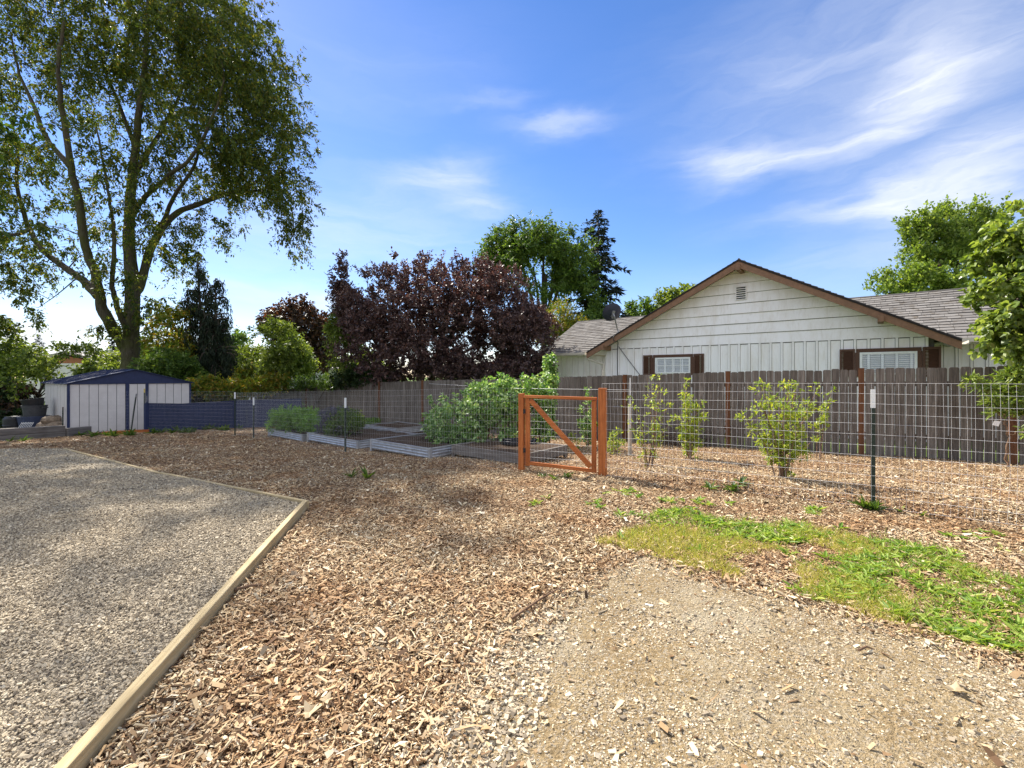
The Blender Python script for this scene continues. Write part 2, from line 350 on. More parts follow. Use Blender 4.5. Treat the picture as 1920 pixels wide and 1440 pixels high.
def cluster_leaves(rng,mb,C,Rad,cen,k,m,L,Wd,droop=.3,ld=.3,broad=False,out=.5,var=.35,twigs=None,upn=.8):
    n=len(C); o=norm(C-cen)
    d=norm(o[:,None,:]*out+rng.normal(0,.6,(n,k,3))+A(0,0,-droop))
    ln=(Rad[:,None]*rng.uniform(.45,1.1,(n,k)))
    t=np.sort(rng.uniform(.12,1,(n,k,m)),-1)
    base=C[:,None,None,:]; P=base+d[:,:,None,:]*(ln[:,:,None]*t)[...,None]
    P[...,2]-=droop*.5*ln[:,:,None]*t*t
    sd=norm(np.cross(d,rng.normal(0,1,(n,k,3))))[:,:,None,:]*np.where(np.arange(m)%2,1,-1)[None,None,:,None]
    D=norm(d[:,:,None,:]*.55+sd*.8+rng.normal(0,.25,(n,k,m,3))+A(0,0,-ld))
    N=norm(A(0,0,upn)+rng.normal(0,.55,(n,k,m,3)))
    q=n*k*m; s=rng.uniform(1-var,1+var,q)
    (leaf_broad if broad else leaf_quads)(mb,P.reshape(q,3),D.reshape(q,3),N.reshape(q,3),L*s,Wd*s)
    if twigs is not None:
        for i in range(n):
            for j in range(k):
                e=C[i]+d[i,j]*ln[i,j]; e[2]-=droop*.5*ln[i,j]
                twigs.tube([C[i],(C[i]+e)/2+A(0,0,.1*ln[i,j]*droop),e],[.004,.003,.0015],3,False)
def smooth_path(pts,sub=4):
    pts=np.asarray(pts,float); 
    if len(pts)<3: return pts
    out=[]; P=np.vstack([2*pts[0]-pts[1],pts,2*pts[-1]-pts[-2]])
    for i in range(1,len(P)-2):
        for t in np.arange(sub)/sub:
            out.append(.5*((2*P[i])+(-P[i-1]+P[i+1])*t+(2*P[i-1]-5*P[i]+4*P[i+1]-P[i+2])*t*t+(-P[i-1]+3*P[i]-3*P[i+1]+P[i+2])*t**3))
    out.append(pts[-1]); return np.array(out)
class Skel:
    def __init__(s): s.mb=MB(); s.p=[]; s.r=[]
    def limb(s,pts,r0,r1,n=9,sub=4,rng=None,wob=0):
        q=smooth_path(pts,sub)
        if rng is not None: q[1:-1]+=rng.normal(0,wob,(len(q)-2,3))
        rr=r0+(r1-r0)*np.linspace(0,1,len(q))**.8
        s.mb.tube(q,rr,14 if r0>.1 else n,True,.09 if r0>.1 else 0); s.p+=list(q); s.r+=list(rr)
    def grow(s,rng,C,root,rk=.010,up=.15,nmin=4,rmin=.008):
        order=np.argsort(np.linalg.norm(C-root,axis=1))
        for i in order:
            c=C[i]; P=np.array(s.p); dist=np.linalg.norm(P-c,axis=1)
            cost=dist+.5*np.maximum(0,P[:,2]-c[2]+.1*dist)+.15*np.linalg.norm(P-root,axis=1)*0
            j=int(np.argmin(cost)); p=P[j]; L=dist[j]
            if L<.05: continue
            mid=(p+c)/2+A(0,0,up*L)+rng.normal(0,.07*L,3)
            q=smooth_path([p,mid,c],3); r0=min(s.r[j]*.75,rmin+rk*L*1.6)
            rr=np.linspace(r0,max(rmin*.5,r0*.35),len(q)); s.mb.tube(q,rr,nmin if r0<.05 else 6,False)
            s.p+=list(q[1:]); s.r+=list(rr[1:])
def blob_points(rng,blobs,n,gap=.0,freq=.5,shell=.5,seed=0):
    """blobs: (centre, radii, weight). Points through the crown, thinned by a 3-D noise so that sky shows through."""
    w=np.array([b[1][0]*b[1][2]*b[2] for b in blobs]); w/=w.sum(); out=[]
    while sum(map(len,out))<n:
        k=rng.choice(len(blobs),n,p=w); c=np.array([blobs[i][0] for i in k]); r=np.array([blobs[i][1] for i in k])
        d=norm(rng.normal(0,1,(n,3))); f=(shell+(1-shell)*rng.uniform(0,1,n))**.7
        p=c+d*r*f[:,None]
        if gap>0:
            nz=(vnoise(p[:,0]*freq+31,p[:,2]*freq+7,seed)+vnoise(p[:,1]*freq+3,p[:,2]*freq*1.3+p[:,0]*freq*.7,seed+1))/2
            p=p[nz>gap]
        out.append(p)
    return np.vstack(out)[:n]
def B(px,py,rx,ry,Y,depth=None,w=1.0):
    k=Y/F; return (Wp(px,py,Y),A(rx*k,(depth if depth else rx*k),ry*k),w)
def tree(name,label,cat,base,blobs,lm,n=250,k=5,m=9,L=.13,Wd=.06,crad=.7,droop=.3,ld=.3,tr=.16,bark_m=None,gap=.42,freq=.5,shell=.45,seed=1,limbs=None,group=None,broad=False,up=.15,out=.5,forks=3,trunk_top=None,upn=.8,rk=.010):
    rng=np.random.default_rng(seed*7919+5); t=thing(name,label,cat,base,0,group)
    C=blob_points(rng,blobs,n,gap,freq,shell,seed); cen=np.average([b[0] for b in blobs],axis=0,weights=[b[1][0]*b[1][2] for b in blobs])
    sk=Skel(); top=trunk_top if trunk_top is not None else cen
    if limbs is None:
        sk.limb([base+A(0,0,-.15),base*.65+top*.35+rng.normal(0,.1,3),top],tr,tr*.45,8)
        for b in blobs[:8]:
            if np.linalg.norm(b[0]-top)>.5:
                s=base*.5+top*.5; sk.limb([s,(s+b[0])/2+A(0,0,.12*np.linalg.norm(b[0]-s)),b[0]],tr*.5,tr*.15,6)
    else:
        for pts,r0,r1 in limbs: sk.limb(pts,r0,r1,9,4,rng,.015)
    sk.grow(rng,C,base,rk,up); sk.mb.build('trunk',bark_m or M_bark2,t,smooth=True)
    mb=MB(); cluster_leaves(rng,mb,C,rng.uniform(.6,1.3,n)*crad,cen+A(0,0,-.5),k,m,L,Wd,droop,ld,broad,out,upn=upn)
    mb.build('crown',lm,t); return t

# ------------------------------------------------------------------ camera, light, sky
cam=bpy.data.cameras.new('camera'); co_=bpy.data.objects.new('camera',cam); COL.objects.link(co_)
cam.sensor_width=36; cam.lens=F/1920*36; cam.shift_y=-(720-HZ)/1920; cam.clip_start=.05; cam.clip_end=2000
co_.location=(0,0,CAMH); co_.rotation_euler=(math.pi/2,0,0); scene.camera=co_
SUN_EL=math.radians(45); SH=norm(A(-.64,.77))          # horizontal direction towards the sun
sdir=A(SH[0]*math.cos(SUN_EL),SH[1]*math.cos(SUN_EL),math.sin(SUN_EL))
sl=bpy.data.lights.new('sun','SUN'); sl.energy=4.9; sl.angle=math.radians(.5); sl.color=(1,.94,.84)
so=bpy.data.objects.new('sun',sl); COL.objects.link(so); so.rotation_euler=Vector(tuple(sdir)).to_track_quat('Z','Y').to_euler(); so.location=(-30,26,30)
world=bpy.data.worlds.new('World'); scene.world=world; world.use_nodes=True; wt=world.node_tree; wt.nodes.clear(); n=NT(wt)
sky=n.n('ShaderNodeTexSky',sky_type='NISHITA',sun_disc=False,sun_elevation=SUN_EL,sun_rotation=math.atan2(SH[0],SH[1]),altitude=100,air_density=1.0,dust_density=.12,ozone_density=3.0)
geo=n.n('ShaderNodeTexCoord').outputs['Generated']; sep=n.n('ShaderNodeSeparateXYZ',{0:geo})
az=n.math('ARCTAN2',sep.outputs[0],sep.outputs[1]); el=n.math('ARCSINE',sep.outputs[2])
nv=n.n('ShaderNodeCombineXYZ',{0:n.math('MULTIPLY',az,3.0),1:n.math('MULTIPLY',el,9.0)}).outputs[0]
w1=n.math('SUBTRACT',n.noise(nv,1.6,5,.55),.5); w2=n.math('SUBTRACT',n.noise(n.n('ShaderNodeVectorMath',{0:nv,1:(7.3,2.1,4.4)},operation='ADD').outputs[0],1.6,5,.55),.5)
azw=n.math('ADD',az,n.math('MULTIPLY',w1,.20)); elw=n.math('ADD',el,n.math('MULTIPLY',w2,.10))
streak=n.noise(n.n('ShaderNodeCombineXYZ',{0:n.math('ADD',n.math('MULTIPLY',azw,5.0),n.math('MULTIPLY',elw,-6.0)),1:n.math('MULTIPLY',elw,30.0)}).outputs[0],1.0,6,.6,.5)
tot=None
for px,py,sx,sy,rot,a in [(1040,238,62,14,0,.75),(830,327,70,20,-8,.75),(895,388,50,14,8,.55),(925,187,60,10,-5,.35),
        (1370,303,90,22,8,.85),(1500,292,140,20,-8,.6),(1660,235,110,40,-30,.6),(1745,170,60,50,60,.65),(1600,120,260,70,0,.30),(1860,120,120,110,0,.30),
        (1850,310,150,40,-12,.95),(1670,362,130,26,-18,.6),(1600,400,180,22,3,.5),(1790,400,140,26,0,.45),(1640,480,180,16,0,.25),
        (110,645,130,22,0,1.0),(40,640,80,18,0,.7),(610,572,36,14,0,.9),(560,450,260,60,0,.34),(720,410,190,60,0,.34),(1600,80,330,120,0,.26),(1750,480,400,50,0,.28),(900,650,900,55,0,.26),(480,545,140,16,0,.4),(250,560,300,90,0,.15),(700,150,200,60,-10,.16)]:
    x=(px-960)/F; z=(HZ-py)/F; l=math.sqrt(1+x*x+z*z); a0=math.atan2(x,1); e0=math.asin(z/l)
    ca=1/(1+x*x); sa=sx/F*ca; se=sy/F/math.sqrt(1+x*x); r=math.radians(-rot)
    dx=n.math('SUBTRACT',azw,a0); dy=n.math('SUBTRACT',elw,e0)
    u=n.math('ADD',n.math('MULTIPLY',dx,math.cos(r)/sa),n.math('MULTIPLY',dy,math.sin(r)/sa))
    v=n.math('ADD',n.math('MULTIPLY',dx,-math.sin(r)/se),n.math('MULTIPLY',dy,math.cos(r)/se))
    q=n.math('ADD',n.math('MULTIPLY',u,u),n.math('MULTIPLY',v,v))
    gss=n.math('MULTIPLY',n.math('EXPONENT',n.math('MULTIPLY',q,-.6)),a)
    tot=gss if tot is None else n.math('ADD',tot,gss)
dens=n.math('MULTIPLY',tot,n.math('ADD',n.math('MULTIPLY',streak,1.0),.10),True)
dens=n.math('MULTIPLY',dens,.85,True)
hs=n.n('ShaderNodeHueSaturation',{'Color':n.mix(1.0,sky.outputs[0],(1.10,1.0,1.07),'MULTIPLY'),'Saturation':1.24,'Value':.60})
# unseen bright cloud sheet added behind the camera and overhead to fill the shade
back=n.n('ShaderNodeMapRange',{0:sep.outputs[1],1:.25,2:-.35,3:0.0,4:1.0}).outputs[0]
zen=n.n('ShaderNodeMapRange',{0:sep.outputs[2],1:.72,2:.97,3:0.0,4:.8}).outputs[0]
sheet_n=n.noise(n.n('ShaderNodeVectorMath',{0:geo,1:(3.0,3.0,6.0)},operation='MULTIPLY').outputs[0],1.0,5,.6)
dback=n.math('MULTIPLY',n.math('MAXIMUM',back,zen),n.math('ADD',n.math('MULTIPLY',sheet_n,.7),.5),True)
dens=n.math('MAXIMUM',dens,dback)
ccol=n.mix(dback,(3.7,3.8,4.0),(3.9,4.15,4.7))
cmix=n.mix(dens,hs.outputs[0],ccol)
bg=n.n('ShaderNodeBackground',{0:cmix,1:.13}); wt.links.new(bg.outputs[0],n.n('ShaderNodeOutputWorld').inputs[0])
scene.view_settings.view_transform='Standard'; scene.view_settings.look='None'; scene.view_settings.exposure=1.22; scene.view_settings.gamma=1
cy=scene.cycles; cy.use_denoising=True; cy.max_bounces=8; cy.diffuse_bounces=4; cy.transmission_bounces=6
try: cy.denoiser='OPENIMAGEDENOISE'; cy.denoising_input_passes='RGB_ALBEDO_NORMAL'; cy.denoising_prefilter='ACCURATE'
except Exception: pass

# ------------------------------------------------------------------ ground sheets
def sheet(name,xs,ys,zf,mat,kind='structure'):
    X,Y=np.meshgrid(xs,ys); Z=zf(X,Y); mb=MB(); nx=len(xs)
    i=np.arange(len(ys)-1)[:,None]*nx+np.arange(nx-1)[None,:]
    mb.add(np.stack([X,Y,Z],-1).reshape(-1,3),np.stack([i,i+1,i+1+nx,i+nx],-1).reshape(-1,4))
    return tag(mb.build(name,mat,smooth=True),kind=kind)
# lumber edging of the gravel
def gpt(px,py,up):
    Y=F*CAMH/(py-HZ)
    for _ in range(30): Y=F*(CAMH-up-float(g0(Y)))/(py-HZ)
    return A((px-960)/F*Y,Y,float(gh((px-960)/F*Y,Y)))
E_A=gpt(189,1358,.065); E_B=gpt(571,940,.065); E_C=gpt(300,886,.06); E_D=gpt(120,840,.06)
E_0=E_B+(E_A-E_B)*(1+3.2/np.linalg.norm(E_A-E_B))
def xedge(Y): return np.interp(Y,[E_0[1],E_B[1],E_C[1],E_D[1]],[E_0[0],E_B[0],E_C[0],E_D[0]])
YG=E_D[1]+.02
def gz(X,Y): return g0(Y)+.045+(vnoise(X*1.3,Y*1.3,21)-.5)*.012
def ground_z(X,Y):
    z=gh(X,Y); ins=(X<xedge(Y)-.02)&(Y<YG)&(Y>-2); return np.where(ins,np.minimum(z,g0(Y)-.02),z)
xs=np.unique(np.concatenate([np.linspace(-400,-40,14),np.linspace(-40,-15,26),np.arange(-15,10.5,.12),np.linspace(10.5,40,30),np.linspace(40,400,14)]))
ys=np.unique(np.concatenate([np.linspace(-60,-2,12),np.arange(-2,18,.12),np.linspace(18,60,60),np.linspace(60,700,16)]))
sheet('ground',xs,ys,ground_z,M_mulch)
rows=np.concatenate([np.arange(-1.5,YG,.1),[YG]]); cols=np.linspace(0,1,70)
Yg=np.repeat(rows[:,None],70,1); Xg=-16+(xedge(Yg)-.03+16)*cols[None,:]**.7
mb=MB(); i=np.arange(len(rows)-1)[:,None]*70+np.arange(69)[None,:]
mb.add(np.stack([Xg,Yg,gz(Xg,Yg)],-1).reshape(-1,3),np.stack([i,i+1,i+71,i+70],-1).reshape(-1,4)); tag(mb.build('gravel_drive',M_gravel,smooth=True),kind='structure')
# packed dirt track
DL=[gp(*p) for p in [(850,1360),(905,1290),(955,1205),(1050,1130),(1150,1068),(1215,1043)]]
DR=[gp(*p) for p in [(1215,1043),(1310,1085),(1500,1133),(1700,1195),(1920,1258)]]
dl_y=[-1.5]+[p[1] for p in DL]; dl_x=[-.30]+[p[0] for p in DL]
dr_y=[p[1] for p in DR][::-1]; dr_x=[p[0] for p in DR][::-1]; dr_y=[-1.5]+dr_y; dr_x=[6.2]+dr_x
def dxl(Y): return np.interp(Y,dl_y,dl_x)+(vnoise(Y*5,Y*0+.3,33)-.5)*.12
def dxr(Y): return np.interp(Y,dr_y,dr_x)+(vnoise(Y*5,Y*0+7.3,34)-.5)*.12
rows=np.arange(-1.5,dl_y[-1]-.01,.04); Yd=np.repeat(rows[:,None],50,1); a,b_=dxl(Yd),np.maximum(dxr(Yd),dxl(Yd)+.01)
Xd=a+(b_-a)*np.linspace(0,1,50)[None,:]; mb=MB(); i=np.arange(len(rows)-1)[:,None]*50+np.arange(49)[None,:]
mb.add(np.stack([Xd,Yd,gh(Xd,Yd)+.006],-1).reshape(-1,3),np.stack([i,i+1,i+51,i+50],-1).reshape(-1,4)); tag(mb.build('dirt_track',M_dirt,smooth=True),kind='structure')
def in_dirt(X,Y,mg=0): return (Y<dl_y[-1])&(X>np.interp(Y,dl_y,dl_x)+mg)&(X<np.interp(Y,dr_y,dr_x)-mg)
# fence line (wooden), everything beyond it is lawn
FP0=A(7.63,7.15); FD=A(-.799,.602)
def fence_sd(X,Y): return (X-FP0[0])*.602+(Y-FP0[1])*.799        # + : beyond the fence
mb=MB(); p=[FP0-FD*40,FP0+FD*60]
q=np.array([[p[0][0]+.05,p[0][1]+.05,0],[p[1][0]+.05,p[1][1]+.05,0],[p[1][0]+300,p[1][1]+400,0],[p[0][0]+300,p[0][1]+400,0]])
ts=np.linspace(0,1,60); us=np.concatenate([np.linspace(0,.1,30)**1.0,np.linspace(.12,1,8)])
Lx=np.array([[ (q[0]*(1-t)+q[1]*t)*(1-u)+(q[3]*(1-t)+q[2]*t)*u for t in ts] for u in us]); Lx[...,2]=gh(Lx[...,0],Lx[...,1])+.02
i=np.arange(len(us)-1)[:,None]*60+np.arange(59)[None,:]
mb.add(Lx.reshape(-1,3),np.stack([i,i+60,i+61,i+1],-1).reshape(-1,4)); tag(mb.build('lawn',M_lawn,smooth=True),kind='structure')

# ------------------------------------------------------------------ loose ground cover: chips, stones, grass
def rot_mats(rng,n,tilt):
    yaw=rng.uniform(0,2*np.pi,n); tx=rng.normal(0,tilt,n); ty=rng.normal(0,tilt,n)
    cz,sz,cx,sx,cy_,sy=np.cos(yaw),np.sin(yaw),np.cos(tx),np.sin(tx),np.cos(ty),np.sin(ty); o=np.zeros(n); e=np.ones(n)
    Rz=np.stack([np.stack([cz,-sz,o],-1),np.stack([sz,cz,o],-1),np.stack([o,o,e],-1)],-2)
    Rx=np.stack([np.stack([e,o,o],-1),np.stack([o,cx,-sx],-1),np.stack([o,sx,cx],-1)],-2)
    Ry=np.stack([np.stack([cy_,o,sy],-1),np.stack([o,e,o],-1),np.stack([-sy,o,cy_],-1)],-2)
    return Rz@Rx@Ry
UC=np.array([[-1,-1,-1],[1,-1,-1],[1,1,-1],[-1,1,-1],[-1,-1,1],[1,-1,1],[1,1,1],[-1,1,1]])*.5
def lumps(rng,mb,P,S,tilt,jit):
    n=len(P); v=UC[None]*(1+rng.normal(0,jit,(n,8,3)))*S[:,None,:]
    v=np.einsum('nij,nkj->nki',rot_mats(rng,n,tilt),v)+P[:,None,:]
    mb.add(v.reshape(-1,3),(np.arange(n)[:,None,None]*8+CUBE_F[None]).reshape(-1,4))
def strips(rng,mb,P,L,Wd,tilt,bend):
    n=len(P); j=lambda s: rng.uniform(1-s,1+s,n)
    z=bend*L; v=np.stack([np.stack([-L/2*j(.2),-Wd/2*j(.4),0*L],-1),np.stack([0*L,-Wd/2*j(.3),z],-1),np.stack([L/2*j(.2),-Wd/2*.5*j(.8),0*L],-1),
                     np.stack([L/2*j(.2),Wd/2*.5*j(.8),0*L],-1),np.stack([0*L,Wd/2*j(.3),z],-1),np.stack([-L/2*j(.2),Wd/2*j(.4),0*L],-1)],1)
    v=np.einsum('nij,nkj->nki',rot_mats(rng,n,tilt),v)+P[:,None,:]
    i=np.arange(n)[:,None]*6; mb.add(v.reshape(-1,3),np.concatenate([i+np.array([[0,1,4,5]]),i+np.array([[1,2,3,4]])]))
def scatter(rng,y0,y1,dens,mask,xmax=1.16):
    n=int(dens*(y1-y0)*(2*xmax*(y0+y1)/2+1.6)); Y=rng.uniform(y0,y1,n); X=rng.uniform(-1,1,n)*(xmax*y1+.8)
    k=(np.abs(X)<xmax*Y+.8)&mask(X,Y); return X[k],Y[k]
rc=np.random.default_rng(5)
GR=[gp(*p)[:2] for p in [(1190,1015),(1235,955),(1330,965),(1480,985),(1640,1000),(1720,1030),(1790,1070),(1925,1085),(2060,1120),(2060,1290),(1920,1236),(1700,1180),(1560,1130),(1480,1098),(1330,1080),(1240,1062),(1170,1040)]]
def ragged(X,Y): return X+(vnoise(X*3,Y*3,91)-.5)*.38+(vnoise(X*9,Y*9,92)-.5)*.20,Y+(vnoise(X*3,Y*3,93)-.5)*.34+(vnoise(X*9,Y*9,94)-.5)*.18
def inpoly(X,Y,poly):
    X,Y=ragged(X,Y)
    c=np.zeros(X.shape,bool); n_=len(poly)
    for i in range(n_):
        x0,y0=poly[i]; x1,y1=poly[(i+1)%n_]
        c^=((y0>Y)!=(y1>Y))&(X<(x1-x0)*(Y-y0)/(y1-y0+1e-12)+x0)
    return c
def mulch_mask(X,Y):
    ok=((X>xedge(Y)+.04)|(Y>YG+.06))&(fence_sd(X,Y)<-.05)&(Y<16)
    d=in_dirt(X,Y); edge=in_dirt(X,Y,.14); ok&=~(d&(rc.uniform(0,1,X.shape)>np.where(edge,.03,.35)))
    ok&=~(inpoly(X,Y,GR)&(rc.uniform(0,1,X.shape)>.35)); return ok
mb=MB()
for y0,y1,dens,sc in [(1.15,2.6,14000,1.0),(2.6,4.2,10000,1.0),(4.2,6.5,6200,.95),(6.5,9.5,2000,1.1),(9.5,15.5,600,1.5)]:
    X,Y=scatter(rc,y0,y1,dens,mulch_mask); n_=len(X); L=np.clip(rc.lognormal(-4.22,.60,n_),.005,.07)*sc
    Wd=np.clip(L*rc.uniform(.14,.45,n_),.004,.021*sc); z=gh(X,Y)+rc.uniform(0,1,n_)**2*.020+.004
    P=np.stack([X,Y,z],-1); h=n_//2 if y1<4.3 else n_//3
    lumps(rc,mb,P[:h],np.stack([L[:h],Wd[:h]*.8,rc.uniform(.002,.006,h)*sc],-1),.30,.16)
    strips(rc,mb,P[h:],L[h:],Wd[h:]*1.1,.34,rc.normal(.0,.09,n_-h))
# long shreds and splinters among the chips
for y0,y1,dens in [(1.15,2.6,170),(2.6,4.2,110),(4.2,8.0,55)]:
    X,Y=scatter(rc,y0,y1,dens,mulch_mask); n_=len(X); L=rc.uniform(.04,.13,n_); strips(rc,mb,np.stack([X,Y,gh(X,Y)+.022],-1),L,rc.uniform(.003,.008,n_),.16,rc.normal(0,.10,n_))
tag(mb.build('wood_chips',M_chip),'tan and brown wood chip mulch over the yard','wood chips',kind='stuff')
def gravel_mask(X,Y): return (X<xedge(Y)-.028)&(Y<YG)&(X>-14)
mb=MB()
for y0,y1,dens,sc in [(1.15,2.6,14000,1.0),(2.6,4.2,11000,1.0),(4.2,6.2,5000,1.1),(6.2,9.6,900,1.5)]:
    X,Y=scatter(rc,y0,y1,dens,gravel_mask); n_=len(X); s=np.clip(rc.lognormal(-5.22,.36,n_),.004,.017)*sc
    P=np.stack([X,Y,gz(X,Y)+s*.1+rc.uniform(0,1,n_)**2*.007],-1); lumps(rc,mb,P,np.stack([s*rc.uniform(.9,1.7,n_),s,s*rc.uniform(.45,.9,n_)],-1),.5,.25)
tag(mb.build('gravel',M_stone),'grey crushed gravel filling the lumber edged drive','gravel',kind='stuff')
mb=MB()
def dmask(X,Y): return in_dirt(X,Y,-.10)
X,Y=scatter(rc,1.15,3.4,15000,dmask); edge=~in_dirt(X,Y,.22); nz=vnoise(X*3,Y*3,55)
k=rc.uniform(0,1,len(X))<np.where(edge,.6,.22+.6*sstep(.45,.8,nz)); X,Y=X[k],Y[k]; n_=len(X); big=(rc.uniform(0,1,n_)<.04)
s=np.where(big,rc.uniform(.008,.016,n_),rc.uniform(.002,.0065,n_))
# the looser heap of stones where mulch and dirt meet at the front
X2,Y2=scatter(rc,1.2,2.5,5200,lambda X,Y:(np.abs(X-np.interp(Y,dl_y,dl_x)-.05)<.26*vnoise(X*2,Y*4,61)+.05)); X=np.r_[X,X2]; Y=np.r_[Y,Y2]; s=np.r_[s,rc.uniform(.004,.015,len(X2))]; n_=len(X)
P=np.stack([X,Y,gh(X,Y)+.006+s*.12],-1); lumps(rc,mb,P,np.stack([s*rc.uniform(.9,1.7,n_),s,s*rc.uniform(.4,.8,n_)],-1),.3,.22)
tag(mb.build('track_gravel',M_stone),'loose tan stones scattered on the packed dirt track','gravel',kind='stuff')
# grass and weeds
def blades(rng,mb,X,Y,L,Wd,lean):
    n_=len(X); D=norm(np.stack([rng.normal(0,lean,n_),rng.normal(0,lean,n_),rng.uniform(.5,1,n_)],-1)); N=norm(np.cross(D,norm(rng.normal(0,1,(n_,3)))))
    P=np.stack([X,Y,gh(X,Y)],-1); leaf_quads(mb,P,D,N,L,Wd,.1,.35)
def rosettes(rng,mb,X,Y,per,L,Wd,rise=(.1,.75)):
    n_=len(X); a=rng.uniform(0,2*np.pi,(n_,per)); el_=rng.uniform(rise[0],rise[1],(n_,per))
    D=np.stack([np.cos(a)*np.cos(el_),np.sin(a)*np.cos(el_),np.sin(el_)],-1).reshape(-1,3); N=norm(A(0,0,1)-D*D[:,2:3]+rng.normal(0,.18,D.shape))
    P=np.repeat(np.stack([X,Y,gh(X,Y)+.008],-1),per,0)+rng.normal(0,.012,(n_*per,3))*A(1,1,.3); s=rng.uniform(.55,1.3,n_*per)
    leaf_broad(mb,P,D,N,L*s,Wd*s,.14,.22)
rg=np.random.default_rng(8); yel=[gp(*p)[:2] for p in [(1170,1045),(1190,990),(1280,985),(1400,1010),(1470,1040),(1500,1095),(1380,1085),(1260,1070)]]
def grass_mask(X,Y,th=.42): return inpoly(X,Y,GR)&(np.hypot((X-1.72)/.34,(Y-2.98)/.20)>.75+.5*vnoise(X*6,Y*6,79))&(vnoise(X*2.2,Y*3.2,71)*.6+vnoise(X*7,Y*9,72)*.4>th+.0)
mb=MB(); X,Y=scatter(rg,2.0,5.2,4200,grass_mask); k=~inpoly(X,Y,yel)|(rg.uniform(0,1,len(X))<.45); X,Y=X[k],Y[k]
blades(rg,mb,X,Y,rg.uniform(.03,.095,len(X)),rg.uniform(.003,.006,len(X)),.75)
X,Y=scatter(rg,2.0,5.2,230,lambda X,Y:grass_mask(X,Y,.46)&(~inpoly(X,Y,yel)|(rg.uniform(0,1,X.shape)<.15))); rosettes(rg,mb,X,Y,9,.075,.017)
X,Y=scatter(rg,3.2,5.6,60,lambda X,Y:(np.abs((X-2.2)*.55+(Y-4.35)*.83)<.22)&(X>.9)&(vnoise(X*2.4,Y*2.4,77)>.62)); rosettes(rg,mb,X,Y,9,.075,.022)
tag(mb.build('grass',L_grass),'bright green grass and broad weeds beside the dirt track','grass',kind='stuff')
mb=MB(); X,Y=scatter(rg,2.0,5.2,16000,lambda X,Y:((inpoly(X,Y,yel)&(vnoise(X*3,Y*4,73)*.6+vnoise(X*11,Y*13,75)*.4>.42))|(inpoly(X,Y,GR)&(vnoise(X*2,Y*3,78)>.66)))); blades(rg,mb,X,Y,rg.uniform(.03,.085,len(X)),rg.uniform(.002,.004,len(X)),.8)
X,Y=scatter(rg,1.9,3.4,1500,lambda X,Y:(np.abs(X-np.interp(Y,dr_y,dr_x)-.05)<.1)&(vnoise(X*3,Y*4,74)>.45)); blades(rg,mb,X,Y,rg.uniform(.03,.08,len(X)),rg.uniform(.0016,.0035,len(X)),.9)
tag(mb.build('dry_grass',L_dry),'yellowed fine grass at the dirt track edge','grass',kind='stuff')
# single weeds, each its own thing
def weed(px,py,label,per=14,L=.10,Wd=.026,nn=3,rise=(.3,1.1),lm=None,rad=.08):
    p=gp(px,py); t=thing('weed_clump',label,'weed',p,0,'weed clumps on the mulch'); mb=MB(); rng=np.random.default_rng(px*3+py)
    rosettes(rng,mb,p[0]+rng.normal(0,rad,nn),p[1]+rng.normal(0,rad*.7,nn),per,L,Wd,rise); mb.build('foliage',lm or L_grass,t)
weed(658,897,'small upright weed in the shaded mulch, left of the fan leaved one',9,.13,.022,1,(.7,1.3),L_mid,.02)
weed(688,898,'fan leaved blue green weed in the shaded mulch beyond the lumber corner',12,.17,.03,1,(.5,1.2),L_mid,.02)
weed(1022,936,'small weed on bare mulch between the gate and the dirt track',9,.07,.02,3,(.2,.9),None,.10)
weed(1122,949,'flat spreading weed just below the gate, first of the scattered weeds',10,.07,.02,4,(.1,.8),None,.12)
weed(1160,968,'weed patch between the gate and the yellow grass',10,.07,.022,4,(.1,.8),None,.10)
weed(1392,921,'leafy weed on the mulch bank below the wire, left of the tall shrub',12,.11,.028,4,(.3,1.1),L_mid,.08)
weed(1500,957,'pale low weed on the mulch bank left of the green steel post',11,.09,.024,4,(.2,.9),None,.10)
weed(1628,956,'dark weed tuft around the foot of the green steel post',13,.13,.022,4,(.4,1.2),L_mid,.05)
weed(1711,966,'small weed right of the green steel post foot',9,.07,.02,2,(.2,.9),None,.06)
weed(1782,1003,'weed on brown mulch above the wide grass, mid right',10,.06,.018,4,(.1,.8),None,.09)
weed(1878,1007,'weed on brown mulch near the right end of the yard',10,.06,.018,4,(.1,.8),None,.09)
weed(1045,893,'dark weed growing under the bottom rail of the gate',12,.09,.02,5,(.1,.9),L_mid,.16)
for px,py,l in [(150,1358/1.64,'green weed at the left end of the low timber wall')]: weed(37,829,l,10,.16,.03,2,(.4,1.2),L_mid,.1)
for px,py,l in [(200,818,'weeds along the plank step before the shed'),(330,812,'weeds at the foot of the navy panels by the shed'),(400,806,'weeds before the middle navy panel')]:
    weed(px,py,l,14,.20,.04,9,(.2,1.2),L_mid,.35)
# litter
def dead_leaf(px,py,label,s,rz,seed):
    p=gp(px,py); t=thing('dry_leaf',label,'leaf',p+A(0,0,.018),rz,'dry leaves on the ground'); mb=MB(); rng=np.random.default_rng(seed)
    a=np.linspace(0,2*np.pi,21)[:-1]; r=s*np.where(np.arange(20)%4==0,1.0,np.where(np.arange(20)%2==0,.45,.62))*rng.uniform(.8,1.1,20)
    ring=np.stack([np.cos(a)*r,np.sin(a)*r*.75,.45*r*np.abs(np.sin(a*1.5))],-1); v=np.vstack([[0,0,0],ring]); v2=v+A(0,0,.0012)
    f=np.array([[0,i+1,(i+1)%20+1] for i in range(20)]); mb.add(v,f[:,::-1].copy()); mb.add(v2,f); mb.build('blade',M_dead,t,world=False)
    mb=MB(); mb.tube([[-s*.3,0,.006],[-s*.9,s*.1,.012],[-s*1.3,s*.05,.004]],.0016,4); mb.build('leaf_stalk',M_stem,t,world=False)
